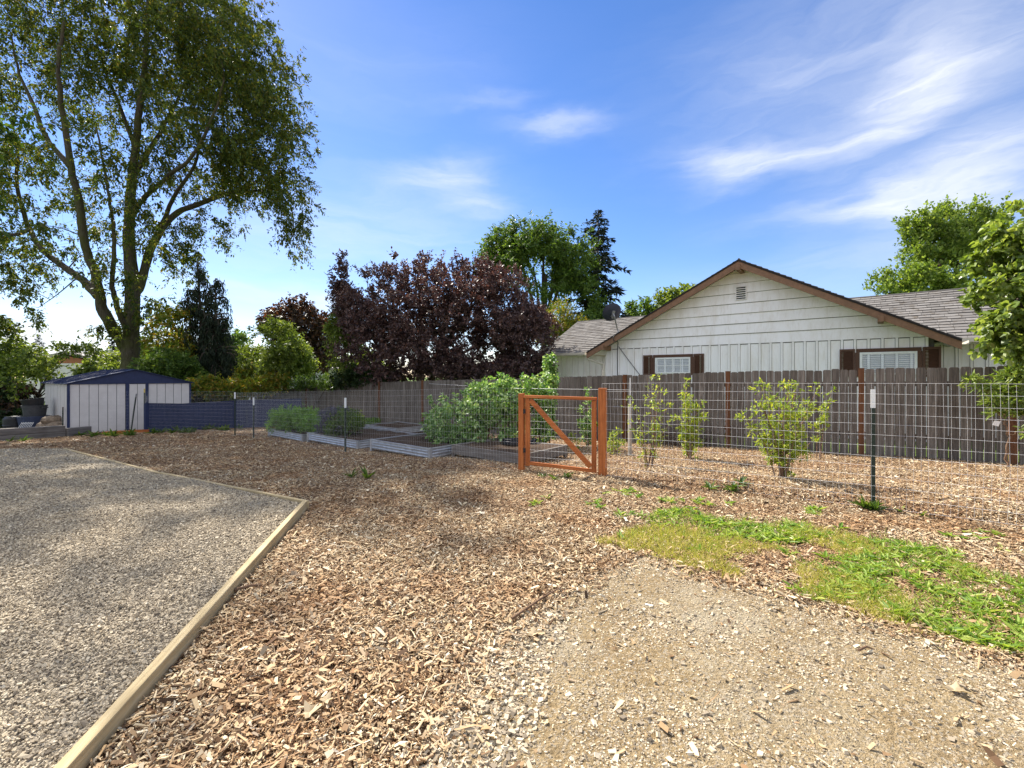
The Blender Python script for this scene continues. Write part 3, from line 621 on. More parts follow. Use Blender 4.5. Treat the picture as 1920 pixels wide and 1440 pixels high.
dead_leaf(1000,1196,'pale lobed dry leaf lying on the packed dirt',.052,.4,1)
dead_leaf(580,1345,'largest pale dry leaf on the wood chips at the bottom',.060,1.2,2)
dead_leaf(612,1322,'curled dry leaf above the largest one on the wood chips',.042,2.6,3)
dead_leaf(1790,1302,'pale dry leaf on the dirt at the lower right',.05,-.5,4)
def stick(p0,p1,label,r):
    a=gp(*p0)+A(0,0,.022); b=gp(*p1)+A(0,0,.02); mb=MB(); m=(a+b)/2+A(.01,.015,.006); mb.tube([a-a,(m-a),(b-a)],[r,r*.9,r*.4],6)
    o=mb.build('stick',M_stem); o.location=tuple(a); tag(o,label,'stick','sticks on the ground')
stick((960,1168),(1055,1105),'long pale stick at the edge of mulch and dirt',.007)
stick((440,1113),(492,1103),'short split stick beside the lumber edging',.010)
stick((1610,1228),(1640,1226),'short brown twig on the packed dirt right of centre',.006)
p=gp(1217,1137); o=MB().box((0,0,.004),(.042,.012,.003),-.5).build('plant_label',M_white); o.location=tuple(p+A(0,0,.006)); tag(o,'small white plastic strip lying on the dirt','plastic strip')

# ------------------------------------------------------------------ edging lumber
def edge_board(p,q,w,h,top,label):
    d=norm((q-p)[:2]); rz=math.atan2(d[1],d[0])-math.pi/2; L=np.linalg.norm((q-p)[:2]); m=(p+q)/2
    dz=(q[2]-p[2]); mb=MB(); v=[]
    for t,zz in ((-L/2,-dz/2),(L/2,dz/2)):
        for x,z in ((-w/2,top-h),(w/2,top-h),(w/2,top),(-w/2,top)): v.append((x,t,z+zz))
    mb.add(v,[[3,2,1,0],[4,5,6,7],[0,1,5,4],[1,2,6,5],[2,3,7,6],[3,0,4,7]])
    o=mb.build('edging_board',M_lumber,bevel=.006); o.location=(m[0],m[1],(float(g0(p[1]))+float(g0(q[1])))/2); o.rotation_euler=(0,0,rz); tag(o,label,'edging board','lumber boards edging the gravel')
def gz0(p): return A(p[0],p[1],float(g0(p[1])))
edge_board(gz0(E_0),gz0(E_B),.046,.22,.070,'long thick new pine board running from the bottom of the view to the corner')
edge_board(gz0(E_B+A(.02,.02,0)),gz0(E_C),.036,.2,.066,'thin pine edging board starting at the pointed corner')
edge_board(gz0(E_C),gz0(E_D),.036,.2,.062,'thin pine edging board farthest from the corner, along the shaded mulch')

# ------------------------------------------------------------------ wire fencing, posts and gate
GL=gp(978,883); GR_=gp(1130,893); T1=gp(1637,955); T2=gp(647,848); T3=gp(475,822); T4=gp(440,817); T5=gp(270,811); T6=gp(117,812)
GL[2]=float(gh(GL[0],GL[1])); 
def wire_run(pts,label,h=1.20,seed=0,r=.0010,extend=None):
    pts=[np.asarray(p,float) for p in pts]; t=thing('wire_fence',label,'wire fence',pts[0],0,'garden wire fencing'); mb=MB(); rng=np.random.default_rng(seed+90)
    seg=np.array([np.linalg.norm((pts[i+1]-pts[i])[:2]) for i in range(len(pts)-1)]); cum=np.r_[0,np.cumsum(seg)]
    def at(s): return np.array([np.interp(s,cum,[p[k] for p in pts]) for k in range(2)])
    ph=rng.uniform(0,6,3)
    def wob(s,z): return A(.02*math.sin(s*1.3+ph[0])*math.sin(z*2.4),.02*math.sin(s*1.7+ph[1])*math.sin(z*2.4),0)
    n_=int(cum[-1]/.0508)
    base=lambda x: float(np.interp(x,cum,[float(gh(*p[:2])) for p in pts]))
    for i in range(n_+1):
        s=i*.0508; p=at(s); z0=base(s)+.02; mb.tube([A(*p,z0+z)+wob(s,z)+A(*rng.normal(0,.002,2),0) for z in (0,h*.33,h*.66,h)],r,3,False)
    m=max(2,int(cum[-1]/.4)); ss=np.linspace(0,cum[-1],m)
    for j in range(13):
        z=h*j/12; mb.tube([A(*at(s),base(s)+.02+z+.006*math.sin(s*2.1+j))+wob(s,z) for s in ss],r*1.15,3,False)
    o=mb.build('mesh',M_wire,t); return t
off=A(-.02,-.03,0)
wire_run([GR_+off,T1+off,T1+(T1-GR_)*.62+off],'galvanised wire fence from the gate past the near steel post',1.2,1)
wire_run([GL+off,T2+off,T3+off],'galvanised wire fence from the gate along the raised beds',1.16,2,.00062)
wire_run([T4+off,T5+off,T6+off],'galvanised wire fence across the front of the shed',1.20,3,.0006)
wire_run([T3+A(.05,.05,0),T4+A(-.05,.1,0),T4+A(1.2,2.6,0)],'short wire fence turning back behind the two steel posts',1.16,4,.0006)
def tpost(p,h,label,tip,tipm,lean=(0,0)):
    t=thing('steel_post',label,'fence post',p,math.atan2(-1.49,2.35),'steel fence posts'); sx=A(lean[0],lean[1],0)
    mb=MB(); mb.bar((0,0,-.2),A(0,0,h-tip)+sx*(h-tip),.036,.005,(0,1,0)); mb.bar((0,.013,-.2),A(0,.013,h-tip)+sx*(h-tip),.006,.026,(0,1,0))
    z=.15
    while z<h-tip-.02: mb.box(A(0,-.0055,z)+sx*z,(.014,.006,.020)); z+=.054
    mb.build('shaft',M_tgreen,t,world=False)
    mb=MB(); a,b=A(0,0,h-tip)+sx*(h-tip),A(0,0,h)+sx*h; mb.bar(a,b,.0385,.0075,(0,1,0)); mb.bar(a+A(0,.0145,0),b+A(0,.0145,0),.008,.027,(0,1,0)); mb.build('tip',tipm,t,world=False)
    return t
tpost(T1,1.14,'nearest dark green steel post with a white tip, right of the gate',.18,M_white)
tpost(T2,1.05,'white tipped steel post in front of the raised beds',.19,M_white)
tpost(T3,1.05,'right post of the white tipped pair at the far corner',.20,M_white)
tpost(T4,1.20,'left and taller post of the white tipped pair at the far corner',.18,M_white)
tpost(T5,1.32,'yellow tipped steel post before the shed, at the end of the navy panel',.12,M_yel)
tpost(T6,.78,'short steel post at the shed corner behind the low timber',.08,M_greywood)
tpost(gp(243,812),1.16,'steel post leaning against the shed doors',.10,M_grey,(.11,.10))
gd=norm((GR_-GL)*A(1,1,0)); grz=math.atan2(gd[1],gd[0])
def gpost(p,h,w,label):
    t=thing('gate_post',label,'gate post',p,grz,'gate posts'); mb=MB(); mb.box((0,0,h/2-.15),(w,w,h+.3)); o=mb.build('post',M_cedar,t,world=False,bevel=.005); return t
gpost(A(GL[0],GL[1],float(gh(*GL[:2]))),1.10,.075,'shorter thin orange stained post on the hinge side of the gate')
gpost(A(GR_[0],GR_[1],0),1.14,.10,'thick taller orange stained post on the right of the gate')
gl=np.linalg.norm((GR_-GL)[:2]); gzb=float(gh(*GL[:2]))
t=thing('garden_gate','orange stained wooden gate with diagonal brace and wire infill','gate',A(GL[0],GL[1],gzb),grz)
x0,x1=.060,gl-.085; zb,zt=.10,1.07; dz=-.035
fr=[('stile',(x0+.032,0,zb-.02),(x0+.032,0,zt-.035),.062,M_cedar),('stile',(x1-.03,0,zb+dz),(x1-.03,0,zt-.036+dz*.4),.058,M_cedar)]
for nm,a,b,w,m in fr: MB().bar(a,b,w,.04,(0,1,0)).build(nm,m,t,world=False,bevel=.003)
MB().bar((x0-.02,0,zt-.012),(x1+.004,0,zt-.012+dz*.4),.075,.040,(0,0,1)).build('top_rail',M_cedar_h,t,world=False,bevel=.003)
MB().bar((x0+.064,0,zb+.02),(x1-.060,0,zb+.02+dz),.038,.045,(0,0,1)).build('bottom_rail',M_cedar_h,t,world=False,bevel=.003)
MB().bar((x0+.075,-.004,zt-.06),(x1-.075,-.004,zb+.07+dz),.036,.066,(0,0,1)).build('brace',M_cedar_h,t,world=False,bevel=.003)
mb=MB()
for x in np.arange(x0+.02,x1,.0508): mb.tube([(x,.026,zb-.01),(x,.026,zt-.03)],.0010,3,False)
for z in np.arange(zb,zt-.02,.1016): mb.tube([(x0,.028,z),(x1,.028,z)],.0011,3,False)
mb.build('wire_infill',M_wire,t,world=False)
for z in (.3,.85): MB().box((.046,-.030,z),(.05,.006,.06)).tube([(.044,-.0325,z-.035),(.044,-.0325,z+.035)],.006,6).build('hinge',M_black,t,world=False)
# weathered stake with a wire strung to it
p=gp(1181,853); t=thing('wooden_stake','tall thin grey stake with a bright wire, right of the gate','stake',p,.3); MB().box((0,0,.44),(.05,.05,1.0)).build('stake',M_stake,t,world=False)
mb=MB(); mb.tube([(-.012,-.032,.45),(-.012,-.032,1.42)],.010,6); mb.build('rod',M_wire,t,world=False)
q=gp(953,838); t=thing('wooden_stake','short grey stake among the bramble left of the gate','stake',q,.1); MB().box((0,0,.35),(.05,.05,.8)).build('stake',M_greywood,t,world=False)
a=p+A(-.012,-.032,1.20); b=q+A(-1.9,1.2,1.32); mb=MB(); mb.tube([a,(a+b)/2-A(0,0,.04),b],.0022,4); tag(mb.build('trellis_wire',M_wire),'single wire strung above the bramble to the tall stake','wire')

# ------------------------------------------------------------------ wooden fence
post_px=[2200,1900,1615,1365,1172,1005,893,793,712,640,575,520,472]
top_px =[683,686.5,691.5,697,703.5,708.5,711.5,714,716.5,720,725,732,739]
def fence_s(px):
    r=(px-960)/F; return (FP0[0]-r*FP0[1])/(.799+r*.602)
S=[fence_s(p) for p in post_px]; Zt=[CAMH-(y-HZ)/F*(FP0[1]+.602*s) for y,s in zip(top_px,S)]
t=thing('board_fence','long weathered grey board fence behind the garden','fence',A(FP0[0],FP0[1],-.1),math.atan2(FD[1],FD[0]))
rng=np.random.default_rng(77); nb=norm(A(-.602,-.799,0))      # towards the yard
def fpt(s,o=0.0): return A(FP0[0]+FD[0]*s,FP0[1]+FD[1]*s,0)+nb*o
for i in range(len(S)-1):
    s0,s1=S[i]+.055,S[i+1]-.055; mb=MB(); s=s0
    nbd=max(1,int(round((s1-s0)/.134))); wb=(s1-s0)/nbd
    gapw=.008 if post_px[i]>1290 else .005
    for j in range(nbd):
        c=s0+(j+.5)*wb; zt=np.interp(c,[S[i],S[i+1]],[Zt[i],Zt[i+1]])+rng.normal(0,.007); w=wb-gapw*rng.uniform(.6,1.3)
        zb_=min(zt-1.50,float(gh(*fpt(c)[:2]))-.03); o_=rng.normal(0,.003); th=.018
        d=A(FD[0],FD[1],0); tl=rng.normal(0,.004)
        # dog-eared top
        e=.018; prof=[(-w/2,zb_),(w/2,zb_),(w/2+tl,zt-e),(w/2-e+tl,zt),(-w/2+e+tl,zt),(-w/2+tl,zt-e)]
        P=[fpt(c,o_)+d*a+A(0,0,z) for a,z in prof]; mb.prism(P,nb*th)
    mb.build('board_panel',M_fence,t)
    for f in (.22,.82): 
        mb=MB(); a=fpt(S[i],-.028)+A(0,0,Zt[i]-1.5+1.5*f); b=fpt(S[i+1],-.028)+A(0,0,Zt[i+1]-1.5+1.5*f); mb.bar(a,b,.038,.085); mb.build('rail',M_fence,t)
for i in range(len(S)):
    mb=MB(); p=fpt(S[i],.0); zt=Zt[i]+.012; zb_=min(zt-1.5,float(gh(*p[:2])))-.2; mb.box((p[0],p[1],(zt+zb_)/2),(.088,.088,zt-zb_),math.atan2(FD[1],FD[0])); mb.build('post',M_post if i not in (5,6,9,11) else M_fence,t)

# ------------------------------------------------------------------ shed, navy panels, clutter beside it
sA=math.atan2(.8,.6); S0=Wp(127,808,13.4); S0[2]=-.52
t=thing('garden_shed','beige metal shed with navy gabled roof and sliding doors','shed',S0,sA)     # local x along the front, y to the back-left
Wd_,Dp,Hw,Hp=3.1,3.7,1.57,2.02
def ribs(mb,a,b,n_,h0,h1,nrm,th=.012):
    a=np.asarray(a,float); b=np.asarray(b,float); nrm=np.asarray(nrm,float); d=(b-a)/n_
    for i in range(n_):
        p0=a+d*(i+.03); p1=a+d*(i+.97); f=0.0
        P=[p0+A(0,0,h0),p1+A(0,0,h0),p1+A(0,0,h1),p0+A(0,0,h1)]; mb.prism([q-nrm*.0 for q in P],nrm*th)
mb=MB(); mb.bb(.02,Wd_-.02,.02,Dp-.02,0,Hw-.01); mb.build('core',M_dgrey,t,world=False)
mb=MB(); ribs(mb,(0.04,.02,0),(1.33,.02,0),6,.04,Hw,(0,-1,0)); ribs(mb,(1.92,.02,0),(Wd_-.03,.02,0),5,.04,Hw,(0,-1,0)); mb.build('front_wall',M_shed,t,world=False)
mb=MB(); ribs(mb,(.02,Dp,0),(.02,.03,0),7,.02,Hw,(-1,0,0)); mb.build('side_wall',M_shed,t,world=False)
mb=MB(); ribs(mb,(Wd_-.02,.03,0),(Wd_-.02,Dp,0),7,.02,Hw,(1,0,0)); mb.build('side_wall',M_shed,t,world=False)
mb=MB(); ribs(mb,(1.42,.0,0),(1.84,.0,0),2,.06,Hw-.01,(0,-1,0)); d_=mb.build('door',M_shed,t,world=False)
mb=MB(); mb.bb(1.335,1.415,-.022,.02,.04,Hw); mb.build('door_trim',M_navy,d_,world=False); MB().bb(1.845,1.915,-.022,.02,.04,Hw).build('door_trim',M_navy,d_,world=False)
mb=MB(); mb.tube([(1.865,-.03,.98),(1.865,-.05,1.0),(1.865,-.05,1.14),(1.865,-.03,1.16)],.009,6); mb.build('handle',M_grey,d_,world=False)
mb=MB(); mb.bb(-.015,.045,-.015,.02,.0,Hw); mb.bb(-.015,.0,.019,.05,0,Hw); mb.build('corner_trim',M_navy,t,world=False); MB().bb(Wd_-.035,Wd_+.015,-.015,.02,0,Hw).build('corner_trim',M_navy,t,world=False)
mb=MB(); mb.prism([(-.03,-.03,Hw+.003),(Wd_+.03,-.03,Hw+.003),(Wd_+.03,-.03,Hw+.03),(Wd_/2+.004,-.03,Hp-.01),(Wd_/2-.004,-.03,Hp-.01),(-.03,-.03,Hw+.03)],(0,.03,0)); mb.bb(Wd_/2-.008,Wd_/2+.008,-.034,-.0295,Hw+.02,Hp-.02); mb.build('gable_panel',M_navy,t,world=False)
mb=MB()
for sgn in (0,1):
    e=A(-.09,-.09,Hw+.005) if not sgn else A(Wd_+.09,-.09,Hw+.005); r_=A(Wd_/2,-.09,Hp)
    nst=9
    for i in range(nst):
        ya=-.09+(Dp+.16)*i/nst; yb=-.09+(Dp+.16)*(i+.97)/nst
        P=[A(e[0],ya,e[2]),A(e[0],yb,e[2]),A(r_[0],yb,r_[2]),A(r_[0],ya,r_[2])]; mb.prism(P,(0,0,.02)); mb.prism([A(e[0],yb-.02,e[2]+.021),A(e[0],yb+.02,e[2]+.021),A(r_[0],yb+.02,r_[2]+.021),A(r_[0],yb-.02,r_[2]+.021)],(0,0,.02))
mb.build('roof',M_navy,t,world=False)
pl=gp(237,813); o=MB().box((0,0,.03),(1.05,.16,.10)).build('plank_step',M_cedar_h); o.location=tuple(pl); o.rotation_euler=(0,0,sA-.35); tag(o,'orange brown plank step below the shed doors','plank')
# navy panels
npx=[(272,811,757),(341,806,758),(440,800,752),(565,797,748)]
for i,(l,) in enumerate([('navy board panel standing against the right side of the shed',),('middle navy board panel between shed and steel posts',),('farthest navy panel behind the feathery bed plants',)]):
    a=Wp(npx[i][0],npx[i][1],[13.6,14.6,16.0,17.6][i]); b=Wp(npx[i+1][0],npx[i+1][1],[13.6,14.6,16.0,17.6][i+1]); ha=(npx[i][1]-npx[i][2])/F*[13.6,14.6,16.0][i]; hb=(npx[i+1][1]-npx[i+1][2])/F*[14.6,16.0,17.6][i]
    d=norm(b-a); nv_=norm(np.cross(d,(0,0,1)))
    t=thing('board_screen',l,'fence panel',a,0,'navy board panels'); mb=MB(); nb_=6
    for k in range(nb_):
        f0,f1=k/nb_,(k+.985)/nb_; q0=a+(b-a)*f0; q1=a+(b-a)*f1; h0=ha+(hb-ha)*f0; h1=ha+(hb-ha)*f1
        mb.prism([q0-A(0,0,.15),q1-A(0,0,.15),q1+A(0,0,h1),q0+A(0,0,h0)],nv_*.016)
    mb.build('panel',M_navy,t)
    mb=MB(); mb.bar(a+A(0,0,ha+.012)+nv_*.008,b+A(0,0,hb+.012)+nv_*.008,.05,.022); mb.build('cap_rail',M_navy,t); mb=MB(); mb.bar(a+d*.03-nv_*.03-A(0,0,.2),a+d*.03-nv_*.03+A(0,0,ha),.06,.05,(0,1,0)); mb.build('post',M_navy,t)
# low timbers
a=gp(-70,832); b=gp(118,819); c=gp(165,814)
def timber(p,q,h,z,label):
    L=np.linalg.norm((q-p)[:2]); m=(p+q)/2; o=MB().box((0,0,h/2),(L,.18,h)).build('landscape_timber',M_greywood,bevel=.012); o.location=(m[0],m[1],m[2]+z); d=q-p
    o.rotation_euler=(0,-math.asin(d[2]/np.linalg.norm(d)),math.atan2(d[1],d[0])); tag(o,label,'timber','low weathered timbers by the shed')
timber(a,b,.17,-.03,'lower weathered timber of the low wall at the left edge'); timber(a,b+A(.0,.0,0),.16,.143,'upper weathered timber of the low wall at the left edge'); timber(b+norm(c-b)*.03,c,.25,-.03,'short weathered timber ending before the shed front')
# bins and rocks
def lathe_thing(name,label,cat,p,prof,mat,extra=None,group=None):
    t=thing(name,label,cat,p,0,group); mb=MB(); mb.lathe((0,0,0),prof,28); mb.build('body',mat,t,world=False,smooth=False)
    if extra: extra(t)
    return t
bz=gp(62,810); bz=Wp(62,808,14.3)
def rimf(r,z,m): 
    def f(t): mb=MB(); mb.lathe((0,0,z),[(r-.012,-.012),(r+.018,-.012),(r+.018,.014),(r-.012,.014),(r-.012,-.012)],28); mb.build('rim',m,t,world=False)
    return f
def handles(r,z,m,rim):
    def f(t):
        rimf(r,z,m)(t)
        for s in (-1,1): MB().bar((s*(r+.035),-.09,z-.06),(s*(r+.035),.09,z-.06),.05,.03).build('handle',m,t,world=False)
    return f
lathe_thing('plastic_tub','wide blue grey plastic tub with side handles','tub',bz,[(.0,.01),(.27,.01),(.28,.0),(.36,.46),(.345,.46),(.27,.03),(.0,.03)],M_bluep,handles(.355,.46,M_bluep,0))
MB_p=bz+A(.03,.02,.465)
lathe_thing('plastic_bucket','grey bucket standing on the blue tub','bucket',MB_p,[(0,.01),(.24,.01),(.25,0),(.29,.33),(.275,.33),(.235,.03),(0,.03)],M_dgrey,handles(.285,.33,M_dgrey,0))
t=lathe_thing('plant_pot','black nursery pot tilted inside the grey bucket','pot',MB_p+A(-.01,0,.20),[(0,.01),(.2,.01),(.21,0),(.27,.34),(.255,.34),(.195,.03),(0,.03)],M_black,rimf(.265,.34,M_black)); t.rotation_euler=(.08,-.10,0)
bb_=Wp(27,809,14.2); lathe_thing('plastic_barrel','black lidded plastic barrel at the left end of the clutter','barrel',bb_,[(0,0),(.24,0),(.25,.05),(.25,.18),(.262,.2),(.25,.22),(.25,.40),(.2,.47),(0,.49)],M_black)
t=thing('wire_rack','white wire rack leaning against the blue tub','rack',Wp(40,810,13.6),.3); mb=MB()
for x in np.linspace(-.14,.14,8): mb.tube([(x,0,0),(x+.10,.1,.28)],.006,4)
for f in (.2,.9): mb.tube([(-.15+.1*f,.1*f,.28*f),(.15+.1*f,.1*f,.28*f)],.007,4)
mb.build('frame',M_white,t,world=False)
rk=np.random.default_rng(3)
for i,(px,py,s,l) in enumerate([(88,806,.26,'left brown rock of the heap by the shed wall'),(104,805,.27,'middle brown rock of the heap by the shed wall'),(116,807,.20,'small brown rock nearest the shed corner'),(97,795,.25,'topmost brown rock of the heap by the shed wall')]):
    bm=MB(); th=np.linspace(0,np.pi,7); 
    v=[];nn=10
    for a_ in th:
        for b_2 in np.arange(nn)*2*np.pi/nn: v.append([math.sin(a_)*math.cos(b_2),math.sin(a_)*math.sin(b_2),.62*math.cos(a_)])
    v=np.array(v)*s; v*=1+.16*(vnoise(v[:,0]*9+i*3,v[:,2]*9+v[:,1]*6,i)-.5)[:,None]*2.2
    ii=np.arange(6)[:,None]*nn; jj=np.arange(nn)[None,:]; kk=(jj+1)%nn
    bm.add(v,np.stack([ii+jj,ii+nn+jj,ii+nn+kk,ii+kk],-1).reshape(-1,4)); o=bm.build('rock',M_rock); o.location=tuple(Wp(px,py,13.9)+A(0,0,s*.45)); tag(o,l,'rock','brown rocks by the shed')

# ------------------------------------------------------------------ raised beds
ud=norm(A(.77,-.64,0)); vd=A(.64,.77,0)
def bed(p_r,L,D,h,mat,label,soil=True,rib=True):
    """p_r: front right corner on the ground"""
    p=np.array(p_r,float); rz=math.atan2(ud[1],ud[0]); t=thing('raised_bed',label,'raised bed',p,rz,'raised beds along the wire fence')
    g1=float(g0(p[1]))-.0; tilt=lambda x,y: 0.0
    for nm,a,b in (('side_panel',(0,0),(-L,0)),('side_panel',(0,D),(-L,D)),('end_panel',(0,0),(0,D)),('end_panel',(-L,0),(-L,D))):
        mb=MB(); a=A(*a,0); b=A(*b,0); ex=A(0,.03,0) if nm=='side_panel' else A(.03,0,0)
        if rib:
            mb.bar(a+A(0,0,h*.47),b+A(0,0,h*.47),.004,h*.94)
            for k in range(3): mb.tube([a+A(0,0,h*(.14+.28*k)),b+A(0,0,h*(.14+.28*k))],.020,8)
            mb.bar(a+A(0,0,h*.96),b+A(0,0,h*.96),.05,h*.07)
        else:
            for k in range(2): mb.bar(a+A(0,0,h*(k+.5)/2),b+A(0,0,h*(k+.5)/2),.04,h/2*.97)
        mb.build(nm,mat,t,world=False)
    mb=MB()
    for x in (0,-L):
        for y in (0,D): MB().box((x,y,h/2-.02),(.055,.055,h+.05)).build('corner_post',mat,t,world=False)
    mb=MB(); n_=16; xs_=np.linspace(-L+.02,-.02,n_); ys_=np.linspace(.02,D-.02,n_); X,Y=np.meshgrid(xs_,ys_); Z=h*.72+.05*(vnoise(X*4,Y*4,int(abs(p[0])*9)))
    i=np.arange(n_-1)[:,None]*n_+np.arange(n_-1)[None,:]; mb.add(np.stack([X,Y,Z],-1).reshape(-1,3),np.stack([i,i+1,i+1+n_,i+n_],-1).reshape(-1,4)); mb.build('soil',M_soil,t,world=False,smooth=True)
    return t
bed(gp(568,827),1.9,1.5,.17,M_galv,'farthest galvanised raised bed holding the feathery green plants')
bed(gp(671,841),2.1,1.5,.17,M_galv,'second galvanised raised bed, with lavender, behind the steel post')
bed(gp(806,859),1.75,1.4,.18,M_galv,'galvanised raised bed of bare soil next to the grey wooden one')
bed(gp(980,872),1.55,1.2,.16,M_greywood,'grey wooden raised bed beside the gate',True,False)
bed(gp(745,815),1.6,1.2,.18,M_galv,'galvanised raised bed in the back row near the board fence')
# black hose coiled in the wooden bed
p=gp(965,862)+ud*-.35+vd*.55; mb=MB(); a_=np.linspace(0,7*2*np.pi,120); r_=.20+.03*np.sin(a_*.37)
mb.tube(np.stack([p[0]+r_*np.cos(a_)*1.4,p[1]+r_*np.sin(a_),p[2]+.17+.0018*a_+.01*np.sin(a_*1.7)],-1),.012,6); tag(mb.build('garden_hose',M_black,smooth=True),'black hose coiled on the grey wooden raised bed','hose')

# ------------------------------------------------------------------ garden plants
def stems_plant(name,label,cat,p,stems,lm,L=.05,Wd=.022,per=26,crad=.16,group=None,seed=1,broad=True,nodes=7,stem_r=.008,start=.35,stem_m=None,out=.4,k=5):
    """stems: (dx,dy,height) tips; leaves in small clumps up each stem"""
    rng=np.random.default_rng(seed+400); t=thing(name,label,cat,p,0,group); sm=MB(); C=[];Rr=[]
    for dx,dy,h in stems:
        b=p+A(rng.normal(0,.03),rng.normal(0,.03),-.05); e=p+A(dx,dy,h); m=b*.5+e*.5+A(-dx*.12,-dy*.12,.04*h)+rng.normal(0,.02,3)
        q=smooth_path([b,m,e],8); sm.tube(q,np.linspace(stem_r,stem_r*.3,len(q)),5)
        for f in np.linspace(start,1,nodes)+rng.normal(0,.03,nodes):
            f=min(max(f,.05),1); c=q[int(f*(len(q)-1))]; C.append(c+rng.normal(0,crad*.35,3)*A(1,1,.5)); Rr.append(crad*rng.uniform(.6,1.2))
            sm.tube([c,C[-1]],[stem_r*.4,stem_r*.2],3,False)
    sm.build('stem',stem_m or M_stem,t); mb=MB(); C=np.array(C); m_=max(2,int(per/k))
    cluster_leaves(rng,mb,C,np.array(Rr),p+A(0,0,.1),k,m_,L,Wd,.05,.0,broad,out,.4,twigs=None); mb.build('foliage',lm,t); return t
SG='young berry shrubs on the mulch'
def pxo(base,Y,lst): return [((x-base[0])/F*Y,dy,(base[1]-y)/F*Y) for x,y,dy in lst]
p=gp(1218,880); stems_plant('berry_shrub','sparse shrub with tall thin upright shoots right of the gate','shrub',p,pxo((1218,880),p[1],[(1176,745,-.1),(1186,800,.1),(1217,712,.1),(1222,745,-.1),(1250,730,.15),(1258,755,0),(1205,815,.2),(1248,800,-.1),(1240,712,.05)]),L_shrub,.042,.018,13,.09,SG,1,True,8,.009,.3)
p=gp(1293,862); stems_plant('berry_shrub','narrow upright yellow green shrub, second from the gate','shrub',p,pxo((1293,862),p[1],[(1285,715,0),(1292,725,.1),(1305,760,-.1),(1325,778,.1),(1268,780,.1),(1278,745,-.15),(1300,740,.2),(1285,815,.0),(1305,820,.1),(1312,758,0)]),L_shrub,.055,.022,24,.11,SG,2,True,7,.010,.42)
p=gp(1465,906); stems_plant('berry_shrub','widest and fullest yellow green shrub near the green steel post','shrub',p,pxo((1465,906),p[1],[(1425,750,.05),(1440,725,.15),(1470,728,-.1),(1490,722,.1),(1515,730,.2),(1545,735,.1),(1405,790,.1),(1450,770,-.2),(1480,760,.2),(1510,770,-.15),(1432,815,.1),(1500,815,.0),(1525,790,.2),(1418,760,-.1),(1460,840,.1),(1520,840,.0)]),L_shrub,.044,.018,26,.12,SG,3,True,8,.010,.28)
p=gp(1535,862); stems_plant('berry_shrub','thin small shrub half hidden right of the fullest shrub','shrub',p,pxo((1535,862),p[1],[(1560,735,.0),(1550,760,.1),(1562,770,.1),(1528,800,0)]),L_shrub,.05,.022,20,.10,SG,4,True,5,.008,.6)
p=gp(1102,838); stems_plant('berry_shrub','young shrub seen through the gate','shrub',p,pxo((1102,838),p[1],[(1103,735,0),(1092,765,.1),(1112,770,.1),(1085,790,.2),(1118,790,-.1),(1104,800,.1)]),L_bram,.06,.03,26,.12,SG,5,True,6,.010,.4)
p=gp(1010,838); stems_plant('berry_shrub','low leafy shrub behind the hinge side of the gate','shrub',p,pxo((1010,838),p[1],[(1000,765,0),(1012,785,.1),(1020,750,.1),(1005,800,0),(1030,790,0),(1040,810,.1)]),L_bram,.06,.03,30,.14,SG,6,True,6,.009,.3)
p=gp(1145,850); stems_plant('berry_shrub','low shrub just right of the thick gate post','shrub',p,pxo((1145,850),p[1],[(1150,815,0),(1160,808,.1),(1142,825,0),(1165,825,.1)]),L_shrub,.05,.02,24,.1,SG,7,True,5,.007,.4)
p=gp(1045,862); stems_plant('tall_weed','upright pale weed seen through the lower part of the gate','weed',gp(1075,842),[(.0,0,.32),(.05,0,.22),(-.06,.02,.25)],L_shrub,.09,.012,9,.05,None,8,True,5,.005,.2)
# bramble thicket
Yb=8.9; base=gp(905,842)
tree('bramble_bush','big pale leaved bramble thicket spilling over the wire left of the gate','bush',base,[B(870,790,55,45,9.0,.6),B(835,800,35,40,9.2,.5),B(915,760,55,45,9.3,.6),B(960,745,55,40,9.6,.5),B(1005,728,40,30,9.8,.4),B(905,820,65,28,8.9,.5),B(850,830,40,20,8.8,.4),B(1015,760,22,40,9.7,.3),B(960,800,30,40,9.3,.4,.7)],L_bram,n=420,k=5,m=6,L=.075,Wd=.042,crad=.20,droop=.15,ld=.2,tr=.02,bark_m=M_stem,gap=.36,freq=2.2,shell=.5,seed=31,broad=True,rk=.004)
p=XY(1030,10.2); t=thing('climbing_vine','leafy vine column rising above the bramble by the house corner','vine',p); rng=np.random.default_rng(70); mb=MB(); h=np.linspace(.5,1.32-(-.2)+.45,60)
C=np.stack([p[0]+.03*np.sin(h*5)+rng.normal(0,.05,60),p[1]+rng.normal(0,.06,60),p[2]+h],-1); cluster_leaves(rng,mb,C,np.full(60,.15),p+A(0,0,1),6,5,.07,.045,.4,.4,True,.5); mb.build('foliage',L_bram,t)
MB().tube([p+A(0,0,-.1),p+A(.02,0,.9),p+A(0,0,1.85)],[.02,.015,.006],6).build('stem',M_stem,t)
# bramble arm reaching left
p=gp(905,842)+A(-1.2,.4,0); stems_plant('bramble_cane','arching bramble cane reaching left over the wire','bramble',gp(850,822),pxo((850,822),9.6,[(797,728,.1),(815,735,0),(830,730,.1)]),L_bram,.07,.036,22,.13,None,12,True,8,.008,.5)
